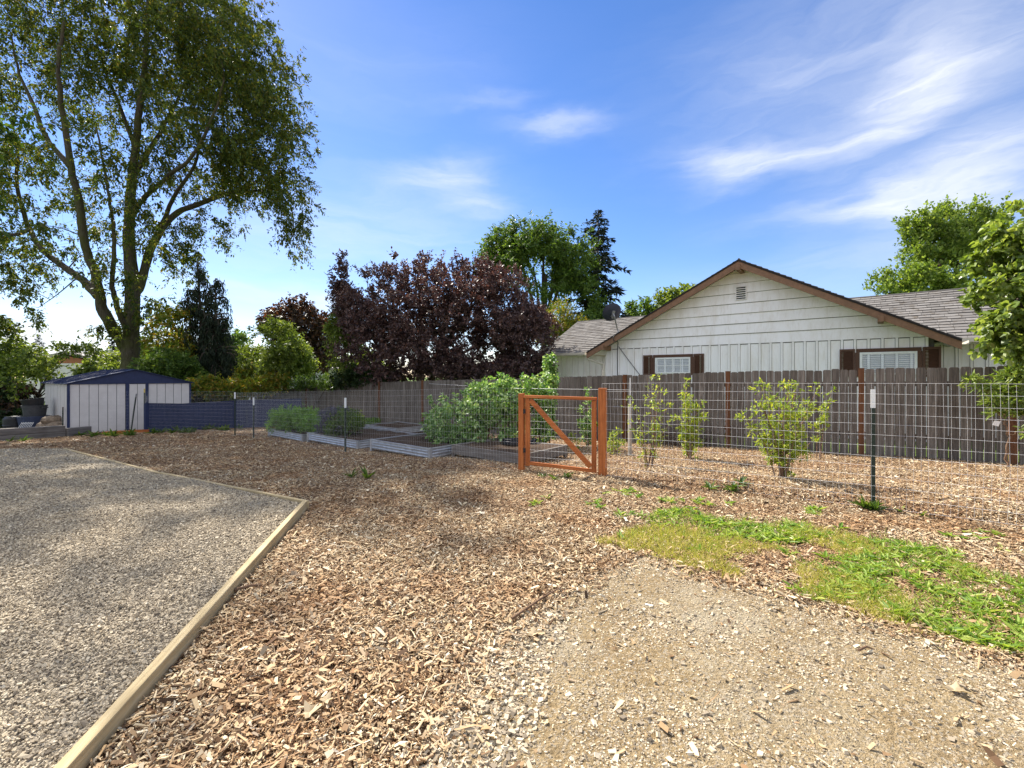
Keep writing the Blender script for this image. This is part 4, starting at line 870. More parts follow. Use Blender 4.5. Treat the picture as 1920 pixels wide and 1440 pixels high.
# bed plants
p=gp(545,815); tree('feathery_plant','bushy feathery green plants filling the farthest raised bed','plant',p,[B(545,785,32,22,12.2,.6),B(570,788,28,20,12.0,.6),B(525,795,20,14,12.3,.4),B(595,795,22,16,11.6,.5)],L_fern,n=260,k=6,m=8,L=.085,Wd=.02,crad=.2,droop=.1,ld=0,tr=.015,bark_m=M_stem,gap=.3,freq=2.5,shell=.3,seed=41,rk=.004)
p=gp(625,825); tree('lavender','purple flowering lavender in the second raised bed','plant',p,[B(622,782,22,12,11.0,.4),B(640,778,16,12,11.0,.4),B(618,800,22,18,11.0,.4)],L_lav,n=110,k=6,m=7,L=.06,Wd=.015,crad=.16,droop=-.2,ld=-.3,tr=.012,bark_m=M_stem,gap=.25,freq=2.5,seed=42,rk=.004)
p=gp(640,825); tree('garden_herb','grey green herb spreading beside the lavender','plant',p,[B(650,790,22,22,10.6,.4),B(632,805,25,16,10.6,.4),B(665,800,16,14,10.4,.3)],L_mid,n=140,k=6,m=7,L=.06,Wd=.018,crad=.16,droop=-.1,ld=0,tr=.012,bark_m=M_stem,gap=.3,freq=2.5,seed=43,rk=.004)
for px,py,l,s in [(652,806,'tall yellow headed stalk left of the white tipped bed post',1),(676,806,'tall seed stalk right of the white tipped bed post',2)]:
    p=gp(px,py+10); stems_plant('bolted_herb',l,'plant',p,[(.02,.0,.72),(-.05,.05,.6),(.08,0,.55)],L_shrub,.05,.02,18,.07,'bolted herbs in the raised bed',50+s,True,7,.006,.3)
for px,py,l,s in [(700,800,'low green crop strip in the back bed, left end',1),(735,797,'low green crop in the middle of the back bed',2),(770,797,'low green crop in the back bed by the bramble',3)]:
    p=gp(px,py); tree('bed_crop',l,'plant',p,[B(px,py-5,26,8,p[1],.5)],L_fern,n=70,k=6,m=6,L=.08,Wd=.03,crad=.14,droop=-.3,ld=-.2,tr=.008,bark_m=M_stem,gap=.2,seed=60+s,rk=.003,group='low crops in the back bed')
# sapling with a tag at the right
p=gp(1890,880); q_=lambda x,y,d=0: Wp(x,y,p[1]+d)
t=tree('young_tree','slim young tree with white tag at the right edge','tree',p,[B(1846,728,14,14,p[1],.1),B(1832,714,8,8,p[1],.08,.7),B(1860,752,11,12,p[1],.1),B(1874,775,9,12,p[1],.1,.8),B(1895,730,22,34,p[1],.2,1.1),B(1912,760,14,26,p[1],.15,.9),B(1922,812,16,6,p[1],.1,.6),B(1900,700,16,12,p[1],.15,.8)],L_redbud,n=95,k=4,m=6,L=.085,Wd=.022,crad=.10,droop=.1,ld=.1,bark_m=M_stem,gap=.2,freq=3,shell=.2,seed=15,broad=True,rk=.004,
 limbs=[([p+A(0,0,-.1),q_(1891,850),q_(1889,820),q_(1887,795),q_(1890,760,.05),q_(1897,715,.08)],.020,.007),([q_(1887,797),q_(1876,778),q_(1855,745),q_(1834,715)],.011,.004),([q_(1889,818),q_(1905,813),q_(1926,811)],.007,.003),([q_(1888,790),q_(1905,770),q_(1915,745)],.009,.004)])
a=Wp(1876,790,p[1]-.03); mb=MB(); mb.prism([a,a+A(-.09,0,.01),a+A(-.105,.01,-.055),a+A(-.02,.01,-.075)],(0,-.002,0)); mb.build('tag',M_white,t)
# brush pile by the fence
p=gp(1275,838); t=thing('brush_pile','dark heap of cut twigs against the fence behind the shrubs','brush pile',p); mb=MB(); rng=np.random.default_rng(9)
for i in range(150):
    c=p+A(rng.normal(0,.32),rng.normal(.05,.16),abs(rng.normal(.1,.12))); d=norm(A(rng.normal(0,1),rng.normal(0,.6),rng.normal(.1,.35)))*rng.uniform(.15,.5); mb.tube([c-d,c+rng.normal(0,.03,3),c+d],[.006,.005,.002],4,False)
mb.build('twigs',M_bark2,t)

# ------------------------------------------------------------------ the house
P0=A(6.23,12.5,0); hrz=-math.atan2(.627,.779); HN=A(.627,.779,0); HU=A(.779,-.627,0)
t=thing('ranch_house','white ranch house with brown trimmed gable beyond the board fence','house',A(6.23,12.5,-.6),hrz); hz0=.6
def hl(px,py,d):
    rx=(px-960)/F; Y=(d+13.6444)/(rx*.627+.779); q=A(rx*Y,Y,0)-P0; return float(q@HU),CAMH-(py-HZ)/F*Y+hz0
def Z(z): return z+hz0           # world height to house-local height
TL,TR,ZR,ZL,ZRR=-4.72,4.38,4.50,2.12,2.09
def roofz(tt): return np.where(tt<0,ZR+(ZR-ZL)/(-TL)*tt,ZR-(ZR-ZRR)/TR*tt)
WLt,WRt,dW=-4.27,3.98,.45
# walls: board-and-batten below, lapped boards in the gable
mb=MB(); mb.bb(WLt,WRt,dW+.03,dW+.14,0,Z(2.24)); mb.prism([(WLt,dW+.031,Z(2.24)),(WRt,dW+.031,Z(2.24)),(WRt,dW+.031,Z(float(roofz(WRt))-.10)),(0,dW+.031,Z(ZR-.10)),(WLt,dW+.031,Z(float(roofz(WLt))-.10))],(0,.1,0)); mb.build('sheathing',M_groove,t,world=False)
mb=MB(); x=WLt; rw=np.random.default_rng(4)
while x<WRt-.1:
    x1=min(x+.205,WRt); mb.bb(x+.006,x1-.006,dW+.004,dW+.029,.0,Z(2.19)+rw.normal(0,.002)); mb.bb(x1+.003,min(x1+.055,WRt),dW-.018,dW+.0285,.0,Z(2.205)); x=x1+.058
mb.build('wall',M_siding,t,world=False)
mb=MB(); zz=2.213; k=0
while zz<4.3:
    z1=min(zz+.276,4.36)
    def lim(z): 
        zz_=z+.10; return TL*(ZR-zz_)/(ZR-ZL),TR*(ZR-zz_)/(ZR-ZRR)
    a0,b0=lim(zz); a1,b1=lim(z1); a0=max(a0,WLt-.004);b0=min(b0,WRt+.004); a1=max(a1,WLt-.004); b1=min(b1,WRt+.004)
    lo=dW-.022; hi=dW+.012; wv=[rw.normal(0,.0035) for q in range(2)]
    mb.add([(a0,lo,Z(zz)+wv[0]),(b0,lo,Z(zz)+wv[1]),(b1,hi,Z(z1)),(a1,hi,Z(z1)),(a0,dW+.0295,Z(zz)+wv[0]),(b0,dW+.0295,Z(zz)+wv[1]),(b1,dW+.0295,Z(z1)),(a1,dW+.0295,Z(z1))],CUBE_F); zz+=.288
mb.build('gable_siding',M_siding,t,world=False)
mb=MB(); mb.bb(WLt-.002,WLt+.12,dW+.121,2.1,0,Z(2.3)); 
y=dW+.2
while y<2.0: mb.bb(WLt-.018,WLt-.0025,y,y+.05,0,Z(2.28)); y+=.262
mb.build('wall',M_siding,t,world=False)
def wing(t0,t1,name):
    MB().bb(t0,t1,2.02,2.12,0,Z(2.20)).build('sheathing',M_groove,t,world=False); mb=MB(); x=t0
    while x<t1-.05: mb.bb(x+.006,min(x+.199,t1),2.0,2.019,0,Z(2.2)); mb.bb(x+.208,min(x+.255,t1+.01),1.98,2.0185,0,Z(2.2)); x+=.262
    mb.build('wall',M_siding,t,world=False)
wing(-7.3,WLt-.02,'l'); wing(WRt+.02,11.5,'r')
mb=MB(); mb.prism([(-7.3,2.121,0),(-7.3,7.0,0),(-7.3,7.0,Z(2.2)),(-7.3,4.56,Z(3.6)),(-7.3,2.121,Z(2.25))],(.1,0,0)); mb.build('wall',M_siding,t,world=False)
# roofs
def shingle_plane(mb,e0,e1,r0,r1,rows_,tab,seed):
    """eave e0-e1, ridge r0-r1: overlapping courses of separate shingles"""
    rng=np.random.default_rng(seed); e0,e1,r0,r1=[np.asarray(q,float) for q in (e0,e1,r0,r1)]; nrm=norm(np.cross(e1-e0,r0-e0)); nrm=nrm if nrm[2]>0 else -nrm
    w=np.linalg.norm(e1-e0); nt=max(1,int(w/tab))
    for i in range(rows_):
        f0,f1=i/rows_,min(1,(i+1.15)/rows_); a0=e0+(r0-e0)*f0; b0=e1+(r1-e1)*f0; a1=e0+(r0-e0)*f1; b1=e1+(r1-e1)*f1; ofs=rng.uniform(0,1)
        sd=norm(r0-e0)
        for j in range(-1,nt):
            g_0=max(0,(j+ofs)/nt); g_1=min(1,(j+ofs+.975)/nt)
            if g_1-g_0<.002: continue
            dn=-sd*rng.uniform(0,.014); h_=rng.uniform(.020,.032)
            p0=a0+(b0-a0)*g_0+dn; p1=a0+(b0-a0)*g_1+dn; p2=a1+(b1-a1)*g_1; p3=a1+(b1-a1)*g_0
            mb.add([p0,p1,p2,p3,p0+nrm*h_,p1+nrm*h_,p2+nrm*.004,p3+nrm*.004],CUBE_F)
def zroof(tt): return Z(float(roofz(tt)))
mb=MB(); dB=8.6
shingle_plane(mb,(TL,0,Z(ZL)),(TL,dB,Z(ZL)),(0,0,Z(ZR)),(0,dB,Z(ZR)),34,.26,1)
shingle_plane(mb,(TR,0,Z(ZRR)),(TR,dB,Z(ZRR)),(0,0,Z(ZR)),(0,dB,Z(ZR)),32,.26,2)
mb.tube([(0,0,Z(ZR)+.012),(0,dB,Z(ZR)+.012)],.03,6)
roof=mb.build('roof',M_shingle,t,world=False)
def slab(mb,a,b,th): # rake-parallel slab between two (t,z) points, d from d0 to d1
    pass
mb=MB(); mb.prism([(TL,.0,Z(ZL)-.012),(0,.0,Z(ZR)-.012),(TR,.0,Z(ZRR)-.012),(TR,.0,Z(ZRR)-.045),(0,.0,Z(ZR)-.05),(TL,.0,Z(ZL)-.045)],(0,dB,0)); mb.build('roof_deck',M_under,t,world=False)
# brown rakes
mb=MB(); dp=.175
mb.prism([(TL,-.045,Z(ZL)-.05),(-.001,-.045,Z(ZR)-.055),(-.001,-.045,Z(ZR)-.055-dp),(TL,-.045,Z(ZL)-.05-dp)],(0,.043,0)); mb.prism([(.001,-.045,Z(ZR)-.055),(TR,-.045,Z(ZRR)-.05),(TR,-.045,Z(ZRR)-.05-dp),(.001,-.045,Z(ZR)-.055-dp)],(0,.043,0)); mb.build('rake_board',M_brown,t,world=False)
mb=MB(); mb.prism([(TL,-.062,Z(ZL)+.0),(-.0,-.062,Z(ZR)+.0),(TR,-.062,Z(ZRR)+.0),(TR,-.062,Z(ZRR)-.049),(0,-.062,Z(ZR)-.053),(TL,-.062,Z(ZL)-.049)],(0,.06,0)); mb.build('drip_edge',M_under,t,world=False)
# soffit boards
mb=MB(); mb.prism([(TL+.02,-.001,Z(ZL)-.047),(0,-.001,Z(ZR)-.053),(TR-.02,-.001,Z(ZRR)-.047),(TR-.02,-.001,Z(ZRR)-.075),(0,-.001,Z(ZR)-.08),(TL+.02,-.001,Z(ZL)-.075)],(0,2.0,0)); mb.build('soffit',M_siding,t,world=False)
for tt in (0,-2.9*0+TL+.62,TR-1.35):
    zz_=float(roofz(tt))-.075-(.13 if tt==0 else .10); mb=MB(); mb.bb(tt-.055,tt+.055,-.14,dW,Z(zz_-.10),Z(zz_+.05)); mb.build('beam_end',M_brown,t,world=False)
# wings' roofs
def wing_roof(t0,t1,seed):
    mb=MB(); shingle_plane(mb,(t0,1.5,Z(2.18)),(t1,1.5,Z(2.18)),(t0,4.56,Z(3.78)),(t1,4.56,Z(3.78)),19,.26,seed); shingle_plane(mb,(t0,7.6,Z(2.18)),(t1,7.6,Z(2.18)),(t0,4.56,Z(3.78)),(t1,4.56,Z(3.78)),10,.6,seed+1)
    mb.tube([(t0,4.56,Z(3.79)),(t1,4.56,Z(3.79))],.03,6); mb.build('roof',M_shingle,t,world=False)
    mb=MB(); mb.prism([(t0,1.5,Z(2.165)),(t0,4.56,Z(3.765)),(t0,7.6,Z(2.165)),(t0,7.6,Z(2.12)),(t0,4.56,Z(3.71)),(t0,1.5,Z(2.12))],(t1-t0,0,0)); mb.build('roof_deck',M_under,t,world=False)
wing_roof(-7.8,-1.1,5); wing_roof(1.1,12,8)
MB().bb(-7.8,TL+.3,1.53,1.998,Z(2.08),Z(2.115)).build('soffit',M_siding,t,world=False); MB().bb(TR-.3,12,1.53,1.998,Z(2.08),Z(2.115)).build('soffit',M_siding,t,world=False)
def gutter(mb,a,b):
    mb.bar(a,b,.10,.012); 
    for s,h in ((-1,.10),(1,.08)):
        nrm_=norm(np.cross(norm(np.asarray(b,float)-np.asarray(a,float)),(0,0,1))); mb.bar(np.asarray(a)+nrm_*.055*s+A(0,0,.045),np.asarray(b)+nrm_*.055*s+A(0,0,.045),.008,h)
mb=MB(); gutter(mb,A(-7.8,1.43,Z(2.10)),A(TL-.02,1.43,Z(2.10))); mb.build('gutter',M_gutter,t,world=False)
mb=MB(); gutter(mb,A(TR+.02,1.43,Z(2.10)),A(12,1.43,Z(2.10))); mb.build('gutter',M_gutter,t,world=False)
mb=MB(); gutter(mb,A(TL-.06,.02,Z(2.02)),A(TL-.06,1.36,Z(2.02))); mb.build('gutter',M_gutter,t,world=False); mb=MB(); gutter(mb,A(TR+.06,.02,Z(1.98)),A(TR+.06,1.36,Z(1.98))); mb.build('gutter',M_gutter,t,world=False)
mb=MB(); mb.tube(smooth_path([(TL-.05,.12,Z(2.0)),(TL-.03,.13,Z(1.88)),(WLt-.12,.40,Z(1.72)),(WLt-.05,.43,Z(1.58)),(WLt-.05,.43,Z(.2))],5),.04,8); mb.build('downspout',M_gutter,t,world=False,smooth=True)
mb=MB(); mb.bb(WLt-.10,WLt-.03,1.90,1.97,0,Z(2.05)); mb.build('corner_post',M_brown,t,world=False)
# gable vent
v0=hl(1383,537,dW); v1=hl(1397,563,dW); mb=MB(); tc,zc=(v0[0]+v1[0])/2,(v0[1]+v1[1])/2; w_,h_=.24,.36
mb.bb(tc-w_/2,tc+w_/2,dW-.036,dW-.031,zc-h_/2,zc+h_/2); vt=mb.build('vent',M_black,t,world=False)
mb=MB(); mb.bb(tc-w_/2-.02,tc-w_/2,dW-.05,dW-.028,zc-h_/2,zc+h_/2); mb.bb(tc+w_/2,tc+w_/2+.02,dW-.05,dW-.028,zc-h_/2,zc+h_/2)
for k in range(7):
    z_=zc-h_/2+h_*(k+.0)/6; mb.bar((tc-w_/2,dW-.045,z_),(tc+w_/2,dW-.045,z_),.02,.018,(0,.5,.85))
mb.build('louvre_frame',M_siding,vt,world=False)
# windows with shutters
def window(t0,t1,zb_,zt_,sh,grid,label=None):
    o=MB(); o.bb(t0-.07,t1+.07,dW-.034,dW-.001,zt_,zt_+.09); o.bb(t0-.09,t0,dW-.034,dW-.001,zb_-.05,zt_-.001); o.bb(t1,t1+.09,dW-.034,dW-.001,zb_-.05,zt_-.001); wn=o.build('window',M_shutter,t,world=False)
    o=MB(); f=.05
    o.bb(t0+.001,t1-.001,dW-.04,dW-.001,zt_-f,zt_-.001); o.bb(t0+.001,t1-.001,dW-.04,dW-.001,zb_,zb_+f); o.bb(t0+.001,t0+f,dW-.04,dW-.001,zb_+f,zt_-f); o.bb(t1-f,t1-.001,dW-.04,dW-.001,zb_+f,zt_-f)
    if grid:
        for k in (1,2,3): x=t0+f+(t1-t0-2*f)*k/4; o.bb(x-.012,x+.012,dW-.030,dW-.022,zb_+f,zt_-f)
        z_=(zb_+zt_)/2; o.bb(t0+f,t1-f,dW-.0305,dW-.0222,z_-.01,z_+.01)
    o.build('frame',M_white,wn,world=False)
    o=MB(); z_=zb_+f+.015
    while z_<zt_-f: o.bar((t0+f+.005,dW-.006,z_),(t1-f-.005,dW-.006,z_),.034,.003,(0,-.5,.86)); z_+=.045
    o.build('blind',M_blind,wn,world=False)
    o=MB(); o.bb(t0+f,t1-f,dW-.0215,dW-.0195,zb_+f,zt_-f); o.build('pane',M_glass,wn,world=False)
    for s0,s1 in ((t0-.09-sh,t0-.09-.004),(t1+.094,t1+.09+sh)):
        o=MB(); o.bb(s0,s0+.04,dW-.045,dW-.001,zb_-.05,zt_+.09); o.bb(s1-.04,s1,dW-.045,dW-.001,zb_-.05,zt_+.09); o.bb(s0+.04,s1-.04,dW-.045,dW-.001,zt_+.03,zt_+.09); o.bb(s0+.04,s1-.04,dW-.045,dW-.001,zb_-.05,zb_+.0)
        o.bb(s0+.04,s1-.04,dW-.012,dW-.002,zb_,zt_+.03); z_=zb_+.02
        while z_<zt_+.02: o.bar((s0+.041,dW-.026,z_),(s1-.041,dW-.026,z_),.03,.006,(0,-.7,.7)); z_+=.032
        o.build('shutter',M_shutter,wn,world=False)
a=hl(1229,671,dW); b=hl(1295,700,dW); window(a[0],b[0],b[1],a[1],.30,True)
a=hl(1612,661,dW); b=hl(1720,700,dW); window(a[0],b[0],Z(1.33),a[1],.31,False)
# satellite dish on the rake and its cable
q=hl(1158,624,-.02); ang=hrz
def h2w(tt,d,z): return A(6.23,12.5,-.6)+HU*tt+HN*d+A(0,0,z)
mp=h2w(q[0],.06,zroof(q[0])+.02); cen=Wp(1148,586,14.55)
t=thing('satellite_dish','dark oval satellite dish on the left slope of the gable roof','satellite dish',mp)
ax=norm(A(-.30,.80,.42)); s1=norm(np.cross(ax,(0,0,1))); s2=np.cross(s1,ax); mb=MB(); nr,na=7,32; v=[]
for i in range(nr+1):
    r=i/nr
    for k in range(na): a_=2*np.pi*k/na; v.append(cen+s1*.335*r*math.cos(a_)+s2*.30*r*math.sin(a_)+ax*(.085*r*r-.05))
v=np.array(v); i=np.arange(nr)[:,None]*na; j=np.arange(na)[None,:]; k=(j+1)%na; f=np.stack([i+j,i+k,i+na+k,i+na+j],-1).reshape(-1,4)
mb.add(v,f); mb.add(v-ax*.006,f[:,::-1].copy()); mb.build('reflector',M_dish,t,smooth=True)
mb=MB(); mb.tube(smooth_path([mp,mp+A(-.06,-.02,.16),cen-ax*.10+A(.03,0,-.14),cen-ax*.06],4),.022,8); mb.build('mast',M_grey,t)
mb=MB(); mb.bar(cen-ax*.06+s2*.08,cen-ax*.06-s2*.14,.09,.05,tuple(ax)); mb.bar(cen-ax*.10-s2*.05,cen-ax*.10-s2*.17,.06,.05,tuple(ax)); mb.build('bracket',M_grey,t)
mb=MB(); lo=cen-s2*.29; hi=cen+ax*.42-s2*.22; mb.tube([lo,hi],.012,6); mb.box(hi,(.07,.09,.07)); mb.build('feed_arm',M_grey,t)
mb=MB(); mb.box(mp+A(0,0,.0),(.14,.14,.012),hrz); mb.build('foot_plate',M_grey,t)
e=[hl(1158,640,-.07),hl(1161,690,dW-.03),hl(1197,700,dW-.03)]
mb=MB(); path=[mp+A(.0,-.05,.0),h2w(hl(1150,632,-.08)[0],-.09,hl(1150,632,-.08)[1]),h2w(hl(1152,640,-.08)[0],-.07,hl(1152,640,-.08)[1]),h2w(hl(1159,641,.40)[0],.38,hl(1159,641,.40)[1]),h2w(hl(1158,660,.43)[0],.42,hl(1158,660,.43)[1]),h2w(hl(1158,712,.43)[0],.42,hl(1158,712,.43)[1])]
mb.tube(smooth_path(path,5),.013,6); tag(mb.build('dish_cable',M_black,smooth=True),'black cable hanging straight down the white wall from the dish','cable','dish cables')
mb=MB(); mb.tube(smooth_path([h2w(hl(1160,650,.42)[0],.415,hl(1160,650,.42)[1]),h2w(hl(1178,675,.40)[0],.41,hl(1178,675,.40)[1]),h2w(hl(1205,710,.42)[0],.415,hl(1205,710,.42)[1])],4),.010,6); tag(mb.build('dish_cable',M_black,smooth=True),'thin black cable slanting down the wall towards the shuttered window','cable','dish cables')
# far houses
def far_house(label,px0,px1,pxr,y_e,y_r,Y,wallm,roofm,gm):
    a=Wp(px0,y_e,Y); b=Wp(px1,y_e,Y); r=Wp(pxr,y_r,Y); gz_=float(gh(0,Y)); t=thing('far_house',label,'house',A((a[0]+b[0])/2,Y,gz_))
    w=b-a; ov=.5
    MB().bb(a[0]+ov,b[0]-ov,Y+.3,Y+9,gz_,a[2]-.05).build('wall',wallm,t)
    mb=MB(); mb.prism([A(a[0]+ov,Y+.31,a[2]-.045),A(b[0]-ov,Y+.31,a[2]-.045),r+A(0,.31,-.25)],(0,.2,0)); mb.build('gable',gm,t)
    mb=MB(); mb.prism([a+A(0,0,-.05),r+A(0,0,-.05),r+A(0,0,.15),a+A(0,0,.12)],(0,9.5,0)); mb.prism([r+A(.001,0,-.05),b+A(0,0,-.05),b+A(0,0,.12),r+A(.001,0,.15)],(0,9.5,0)); rf=mb.build('roof',roofm,t)
    mb=MB()
    for f in (.3,.65):
        c=a[0]+(b[0]-a[0])*f; mb.bb(c-.6,c+.6,Y+.26,Y+.299,gz_+1.0,gz_+2.1)
    mb.build('window',M_darkglass,t)
far_house('distant pale house with orange brick gable behind the left shrubs',30,205,120,680,662,38,M_farwall,M_farroof,M_brick)
far_house('distant white house glimpsed beyond the weeping conifer',412,560,480,690,670,36,M_farwall,M_farroof,M_farwall)

# ------------------------------------------------------------------ trees
Ya=22.0; base=XY(247,Ya)
def lp(lst): return [Wp(x,y,Ya+d) for x,y,d in lst]
limbs=[([base+A(0,0,-.3)]+lp([(247,700,0),(246,660,0),(246,620,0),(249,560,0),(246,500,.2),(242,450,.3),(243,400,.2),(248,340,0),(255,280,-.3),(262,200,-.5),(272,110,-.6),(276,30,-.6),(280,-50,-.6)]),.46,.06),
 (lp([(246,665,0),(217,625,-.3),(192,578,-.6),(186,550,-.8),(176,505,-1.1),(160,463,-1.4),(147,373,-1.9),(133,313,-2.3),(120,230,-2.8),(112,180,-3.1),(110,110,-3.4),(120,40,-3.6)]),.27,.05),
 (lp([(133,315,-2.3),(83,253,-2.0),(60,190,-1.7),(37,140,-1.4),(20,60,-1)]),.12,.03),
 (lp([(185,556,-.8),(155,525,-.4),(117,498,.2),(73,460,1.0),(45,400,1.8),(30,333,2.4),(34,290,2.8),(20,220,3.2)]),.19,.04),
 (lp([(242,630,-.2),(228,598,-1),(214,555,-1.6),(210,530,-2),(214,465,-2.4),(212,420,-2.7),(204,370,-3),(195,310,-3.4),(180,240,-3.8)]),.14,.03),
 (lp([(251,555,0),(266,525,.4),(282,470,.9),(312,418,1.3),(343,393,1.5),(400,372,1.7),(450,357,1.9),(483,338,2.0),(510,300,2.2),(525,270,2.3)]),.24,.04),
 (lp([(246,405,.2),(270,372,-.6),(313,333,-1.4),(360,293,-2.2),(400,215,-2.8),(420,150,-3.2)]),.14,.03),
 (lp([(300,435,1.1),(325,370,.2),(365,310,-.2),(372,250,-.4),(360,180,-.4)]),.11,.03),
 (lp([(250,330,0),(300,250,2),(340,170,3.2),(380,90,4)]),.13,.03),(lp([(255,280,-.3),(225,200,1.5),(190,110,2.8),(170,30,3.6)]),.12,.03),
 (lp([(450,357,1.9),(510,360,1.2),(545,390,.6),(552,440,.4)]),.07,.02),(lp([(60,430,1.4),(20,440,.6),(-30,420,0),(-90,380,-1)]),.10,.03)]
blobs=[B(300,140,200,110,Ya,6.0,1.2),B(430,190,130,120,Ya-1,5,1.4),B(500,270,80,110,Ya,4,1.5),B(545,370,32,75,Ya,2,1.3),B(548,440,22,45,Ya,1.2,1.1),B(470,330,80,60,Ya+1,3,1.3),B(360,290,110,70,Ya+1,4,1.2),B(390,420,60,28,Ya+1,2,.8),
 B(250,20,260,120,Ya,7,1.2),B(440,95,110,85,Ya,5,1.3),B(100,120,180,120,Ya+1,6,1.0),B(30,330,120,90,Ya+2,4,.95),B(120,420,90,60,Ya,3,.8),B(20,480,110,60,Ya+1,3.5,.9),B(60,555,55,40,Ya,2,.75),B(10,580,40,40,Ya,2,.7),
 B(200,330,90,80,Ya-3,3,.9),B(300,430,60,60,Ya-1,2,.75),B(330,490,55,40,Ya,1.5,.7),B(215,510,45,60,Ya-2,1.5,.6),B(270,590,35,50,Ya-.5,1.2,.8),B(320,560,40,35,Ya-.5,1.2,.7),B(190,610,20,22,Ya-1,.8,.7),B(-120,230,150,150,Ya,5,.9),B(-100,420,120,80,Ya,4,.8),B(270,-40,180,60,Ya,5,1.0)]
tree('shade_tree','huge spreading tree with mossy forked trunk behind the shed','tree',base,blobs,L_ash,n=2800,k=6,m=12,L=.155,Wd=.066,crad=.85,droop=.55,ld=.45,bark_m=M_bark,gap=.39,freq=.55,shell=.25,seed=3,limbs=limbs,up=.08,rk=.009)
b_=XY(320,20.5); tree('small_tree','yellowing young tree beside the big trunk','tree',b_,[B(335,610,28,36,20.5,1.0),B(315,655,34,30,20.5,1.0),B(345,660,20,34,20.3,.8)],L_yel,n=110,k=5,m=8,L=.2,Wd=.08,crad=.5,droop=.4,ld=.4,tr=.07,gap=.36,freq=.9,seed=4)
b_=XY(312,18.5); tree('evergreen_shrub','rounded dark green shrub right behind the shed roof','shrub',b_,[B(312,690,42,32,18.5,1.2),B(290,705,30,20,18.2,.8),B(345,700,20,22,18.6,.8)],L_mid,n=230,k=6,m=9,L=.12,Wd=.05,crad=.35,droop=.1,ld=.2,tr=.06,gap=.3,freq=1.0,seed=5)
b_=XY(385,16.9); tree('autumn_shrub','low shrub with orange tipped leaves above the navy panels','shrub',b_,[B(350,740,26,20,16.6,.8),B(385,730,34,20,16.9,.9),B(425,735,26,18,17.3,.8),B(455,728,24,16,18,.8)],L_yel,n=220,k=5,m=8,L=.12,Wd=.05,crad=.3,droop=.1,ld=.2,tr=.03,gap=.32,freq=1.2,seed=6)
b_=XY(500,19.5); tree('autumn_shrub','yellow green shrub leaning over the far end of the board fence','shrub',b_,[B(500,722,30,16,19,.8),B(480,705,30,20,20,.9),B(520,715,22,14,19.2,.7)],L_yel,n=160,k=5,m=8,L=.13,Wd=.05,crad=.35,droop=.2,ld=.3,tr=.03,gap=.32,freq=1.1,seed=7)
# weeping conifer and spruces
def weeping(label,leaders,Y,px,seed):
    rng=np.random.default_rng(seed); base=XY(px,Y); t=thing('weeping_conifer',label,'tree',base); tk=MB(); P=[];D=[];Ls=[]
    for lx,ly,wd,bx in leaders:
        top=Wp(lx,ly,Y); bs=XY(bx,Y); tk.tube(smooth_path([bs,(bs+top)/2+A(rng.normal(0,.1),0,0),bs+(top-bs)*.965],5),np.linspace(.16,.02,11),7)
        H=top[2]-bs[2]
        for i in range(110):
            f=rng.uniform(.02,1)**.8; h=bs[2]+H*(1-f*.93); c=bs+(top-bs)*((h-bs[2])/H); a=rng.uniform(0,2*np.pi); ln=wd*(.18+.82*f)*rng.uniform(.55,1.1)
            d=A(math.cos(a),math.sin(a),.15); e=c+d*ln*A(1,1,1); tip=e+A(d[0]*.25*ln,d[1]*.25*ln,-.45*ln)
            q=smooth_path([c,c+d*ln*.6+A(0,0,.10*ln),e,tip],4); tk.tube(q,np.linspace(.035,.008,len(q)),4,False)
            for w in range(int(16+22*f)):
                g=rng.uniform(.15,1); b=q[int(g*(len(q)-1))]+rng.normal(0,.06,3); hang=rng.uniform(.25,.85)*(.5+.6*f)
                for s_ in range(4):
                    P.append(b+A(rng.normal(0,.05),rng.normal(0,.05),-hang*s_/4)); D.append(A(rng.normal(0,.28),rng.normal(0,.28),-1)); Ls.append(hang*.42)
    tk.build('trunk',M_bark2,t,smooth=True); mb=MB(); P=np.array(P); D=np.array(D); Ls=np.array(Ls); leaf_quads(mb,P,D,norm(rng.normal(0,1,P.shape)*A(1,1,.2)),Ls,Ls*.26,.1); mb.build('crown',L_cedar,t)
weeping('tall dark weeping conifer with drooping curtains right of the big tree',[(369,474,1.35,382),(404,512,1.3,408)],21.0,390,14)
